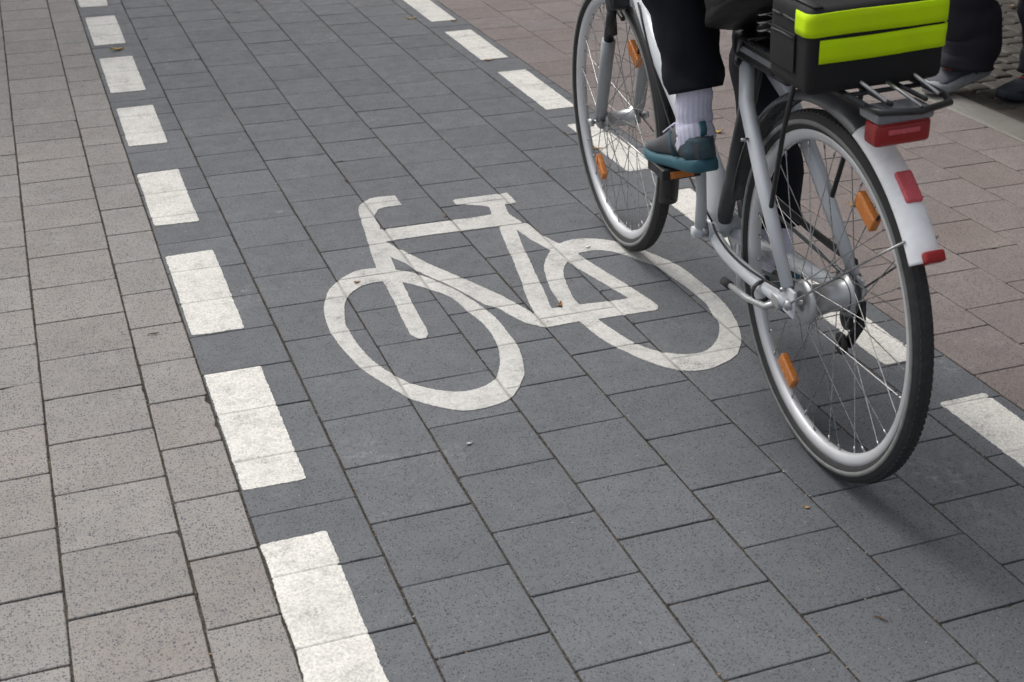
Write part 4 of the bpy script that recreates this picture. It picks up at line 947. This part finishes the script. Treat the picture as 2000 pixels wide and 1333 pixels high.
def twig(x, y, ln, rot, label, m='twig'):
    b = MB(); b.loft([(-ln/2, 0, .002), (-ln*.2, .003, .004), (ln*.15, -.001, .003), (ln/2, .003, .002)], [.0006, .0012, .0014, .0006], n=6); b.loft([(ln*.1, 0, .003), (ln*.16, -.010, .003)], .0007, n=5)
    o = b.build('twig', m); o.location = (x, y, 0); o.rotation_euler = (0, 0, rot); tag(o, label, 'twig', 'fallen leaves and twigs on the paving')
twig(-.078, 2.876, .030, .25, 'thin brown twig on the pale pavers left of the left dashed line')
twig(.917, 1.399, .026, 2.1, 'thin straw on a dark paver in the bottom right')

# fine grit and crumbs caught in the joints: too many to count
g = MB()
gm = ('leaf_tan', 'leaf_brown', 'pebble', 'twig')
groups = {k: MB() for k in gm}
pyr = [(0, 1, 2), (0, 2, 3), (0, 3, 1), (4, 2, 1), (4, 3, 2), (4, 1, 3)]
def crumb(b, x, y, z, s):
    a0 = rng.random()*6; st = rng.uniform(.6, 2.2)
    vs = [(x, y, z+s*.8)]+[(x+s*st*math.cos(a0+q*2.1), y+s*math.sin(a0+q*2.1), z+s*rng.uniform(.1, .4)) for q in range(3)]+[(x, y, z-s*.3)]
    b.add(vs, pyr, False)
for i in range(5200):
    v = .9+5.6*rng.random()**1.5; c = cols[rng.randrange(len(cols))]
    if c[0] < -.9 or c[1] > 3: continue
    if rng.random() < .62: x = c[0]+rng.gauss(0, .0018); y = v; z = -.001
    else:
        js = c[2]; k = min(range(len(js)), key=lambda q: abs(js[q]-v)); x = rng.uniform(c[0], c[1]); y = js[k]+rng.gauss(0, .0012); z = -.001
    crumb(groups[rng.choices(gm, (3, 2.6, 1.2, 4))[0]], x, y, z, rng.uniform(.0008, .0022))
for i in range(900):
    v = .9+5.6*rng.random()**1.4; x = rng.uniform(-.9, 2.78)
    crumb(groups[rng.choices(gm, (2.5, 1.2, 3, 1))[0]], x, v, .001, rng.uniform(.0006, .0018))
for k in gm:
    tag(groups[k].build('grit', k), 'loose grit and crumbs scattered in the paving joints', 'grit', kind='stuff')

# ------------------------------------------------------------------ unseen tree ahead left and facade right, both added to shade the path
M['bark'] = mat('bark', (.075, .060, .047), .9, 0, .2, .3, 18, bump=1.0, bscale=40)
M['foliage'] = mat('foliage', (.055, .095, .028), .6, 0, .35, .45, 1.2)
M['plaster'] = mat('plaster', (.20, .175, .15), .9, 0, .2, .10, 1.5, bump=.4, bscale=90)
M['stone_trim'] = mat('stone_trim', (.26, .25, .23), .8, 0, .3, .1, 4)
M['window_glass'] = mat('window_glass', (.02, .024, .028), .06, 0, .6, .05, 2)
M['window_white'] = mat('window_white', (.55, .55, .53), .45, 0, .5, .04, 4)
tree = thing('added_tree', 'added leafy tree out of view ahead on the left, put in for shade', 'tree', Matrix.Translation((-2.0, 9.2, 0)))
b = MB(); limb(b, [(0, 0, -.05), (.02, .01, .25), (.05, 0, 1.2), (.02, .04, 2.4), (.08, 0, 3.2)], [.24, .17, .14, .13, .11], n=22, m=20, fn=fold(.008, 6, 0)); b.build('trunk', 'bark', tree)
tips = []
for i in range(11):
    a = i*2.4+rng.random(); ln = rng.uniform(1.4, 2.6); z0 = rng.uniform(2.1, 3.0); e = rng.uniform(.1, 1.5)
    p1 = Vector((.05, 0, z0)); p3 = p1+Vector((math.cos(a)*ln, math.sin(a)*ln, e)); p2 = (p1+p3)/2+Vector((0, 0, .25))
    b = MB(); limb(b, [p1, p2, p3], [.065, .04, .012], n=10, m=8); b.build('limb', 'bark', tree); tips += [p3, p2]
cr2 = MB(); blobs = [(p+Vector((rng.gauss(0, .3), rng.gauss(0, .3), rng.gauss(.25, .3))), rng.uniform(.55, .95)) for p in tips for _ in (0, 1)]+[(Vector((rng.gauss(0, .9), rng.gauss(0, .9), rng.uniform(3.6, 5.6))), rng.uniform(.6, 1.0)) for _ in range(16)]
for c_, r_2 in blobs:
    for _ in range(210):
        d = Vector((rng.gauss(0, 1), rng.gauss(0, 1), rng.gauss(0, .8))).normalized()*r_2*rng.random()**.4
        p = c_+d; n1 = Vector((rng.gauss(0, 1), rng.gauss(0, 1), rng.gauss(0, 1))).normalized(); n2 = n1.cross(Vector((rng.gauss(0, 1), rng.gauss(0, 1), .3))).normalized(); l_ = rng.uniform(.045, .085)
        cr2.add([p-n1*l_, p+n2*l_*.45-n1*l_*.1, p+n1*l_, p-n2*l_*.45-n1*l_*.1], [(0, 1, 2, 3)], False)
cr2.build('crown', 'foliage', tree, fix=False)
pit = MB(); pit.box((-2.0, 9.2, .004), (1.3, 1.3, .02), bev=.004); tag(pit.build('tree_pit', 'ground'), kind='structure')  # soil square under the added tree
bx0 = 5.75  # invented facade, out of view, holding back sky light on the right
bld = thing('added_facade', 'added plastered facade with tall windows, out of view, shading the right side', 'added_facade', Matrix.Translation((bx0, 6.0, 0)))
wl = MB(); ys_ = [-9+3.0*i for i in range(8)]; zs_ = [(.9, 2.7), (4.1, 6.1), (7.3, 9.3)]; W_ = 1.25
def wbox(b, y0, y1, z0, z1, x0=0, x1=.5): b.box(((x0+x1)/2, (y0+y1)/2, (z0+z1)/2), (x1-x0, y1-y0, z1-z0))
zl = [-.1]+[z for a in zs_ for z in a]+[11.0]
for k in range(0, len(zl)-1, 2): wbox(wl, -11, 14, zl[k], zl[k+1])
for (z0, z1) in zs_:
    e = -11
    for y in ys_: wbox(wl, e, y, z0+.0, z1-.0); e = y+W_
    wbox(wl, e, 14, z0, z1)
wl.build('wall', 'plaster', bld)
b = MB(); wbox(b, -11, 14, 0, .55, -.05, -.002); b.build('plinth', 'stone_trim', bld)
b = MB(); wbox(b, -11.1, 14.1, 10.75, 11.1, -.35, .5); b.build('cornice', 'stone_trim', bld)
for (z0, z1) in zs_:
    for y in ys_:
        f = MB(); wbox(f, y+.002, y+.07, z0+.002, z1-.002, .12, .19); wbox(f, y+W_-.07, y+W_-.002, z0+.002, z1-.002, .12, .19); wbox(f, y+.07, y+W_-.07, z0+.002, z0+.08, .12, .19); wbox(f, y+.07, y+W_-.07, z1-.08, z1-.002, .12, .19)
        wbox(f, y+W_/2-.03, y+W_/2+.03, z0+.08, z1-.08, .125, .185); fo = f.build('window', 'window_white', bld)
        g_ = MB(); wbox(g_, y+.06, y+W_-.06, z0+.07, z1-.07, .15, .16); g_.build('pane', 'window_glass', fo)
        g_ = MB(); wbox(g_, y-.06, y+W_+.06, z0-.07, z0-.002, -.07, .118); g_.build('sill', 'stone_trim', fo)
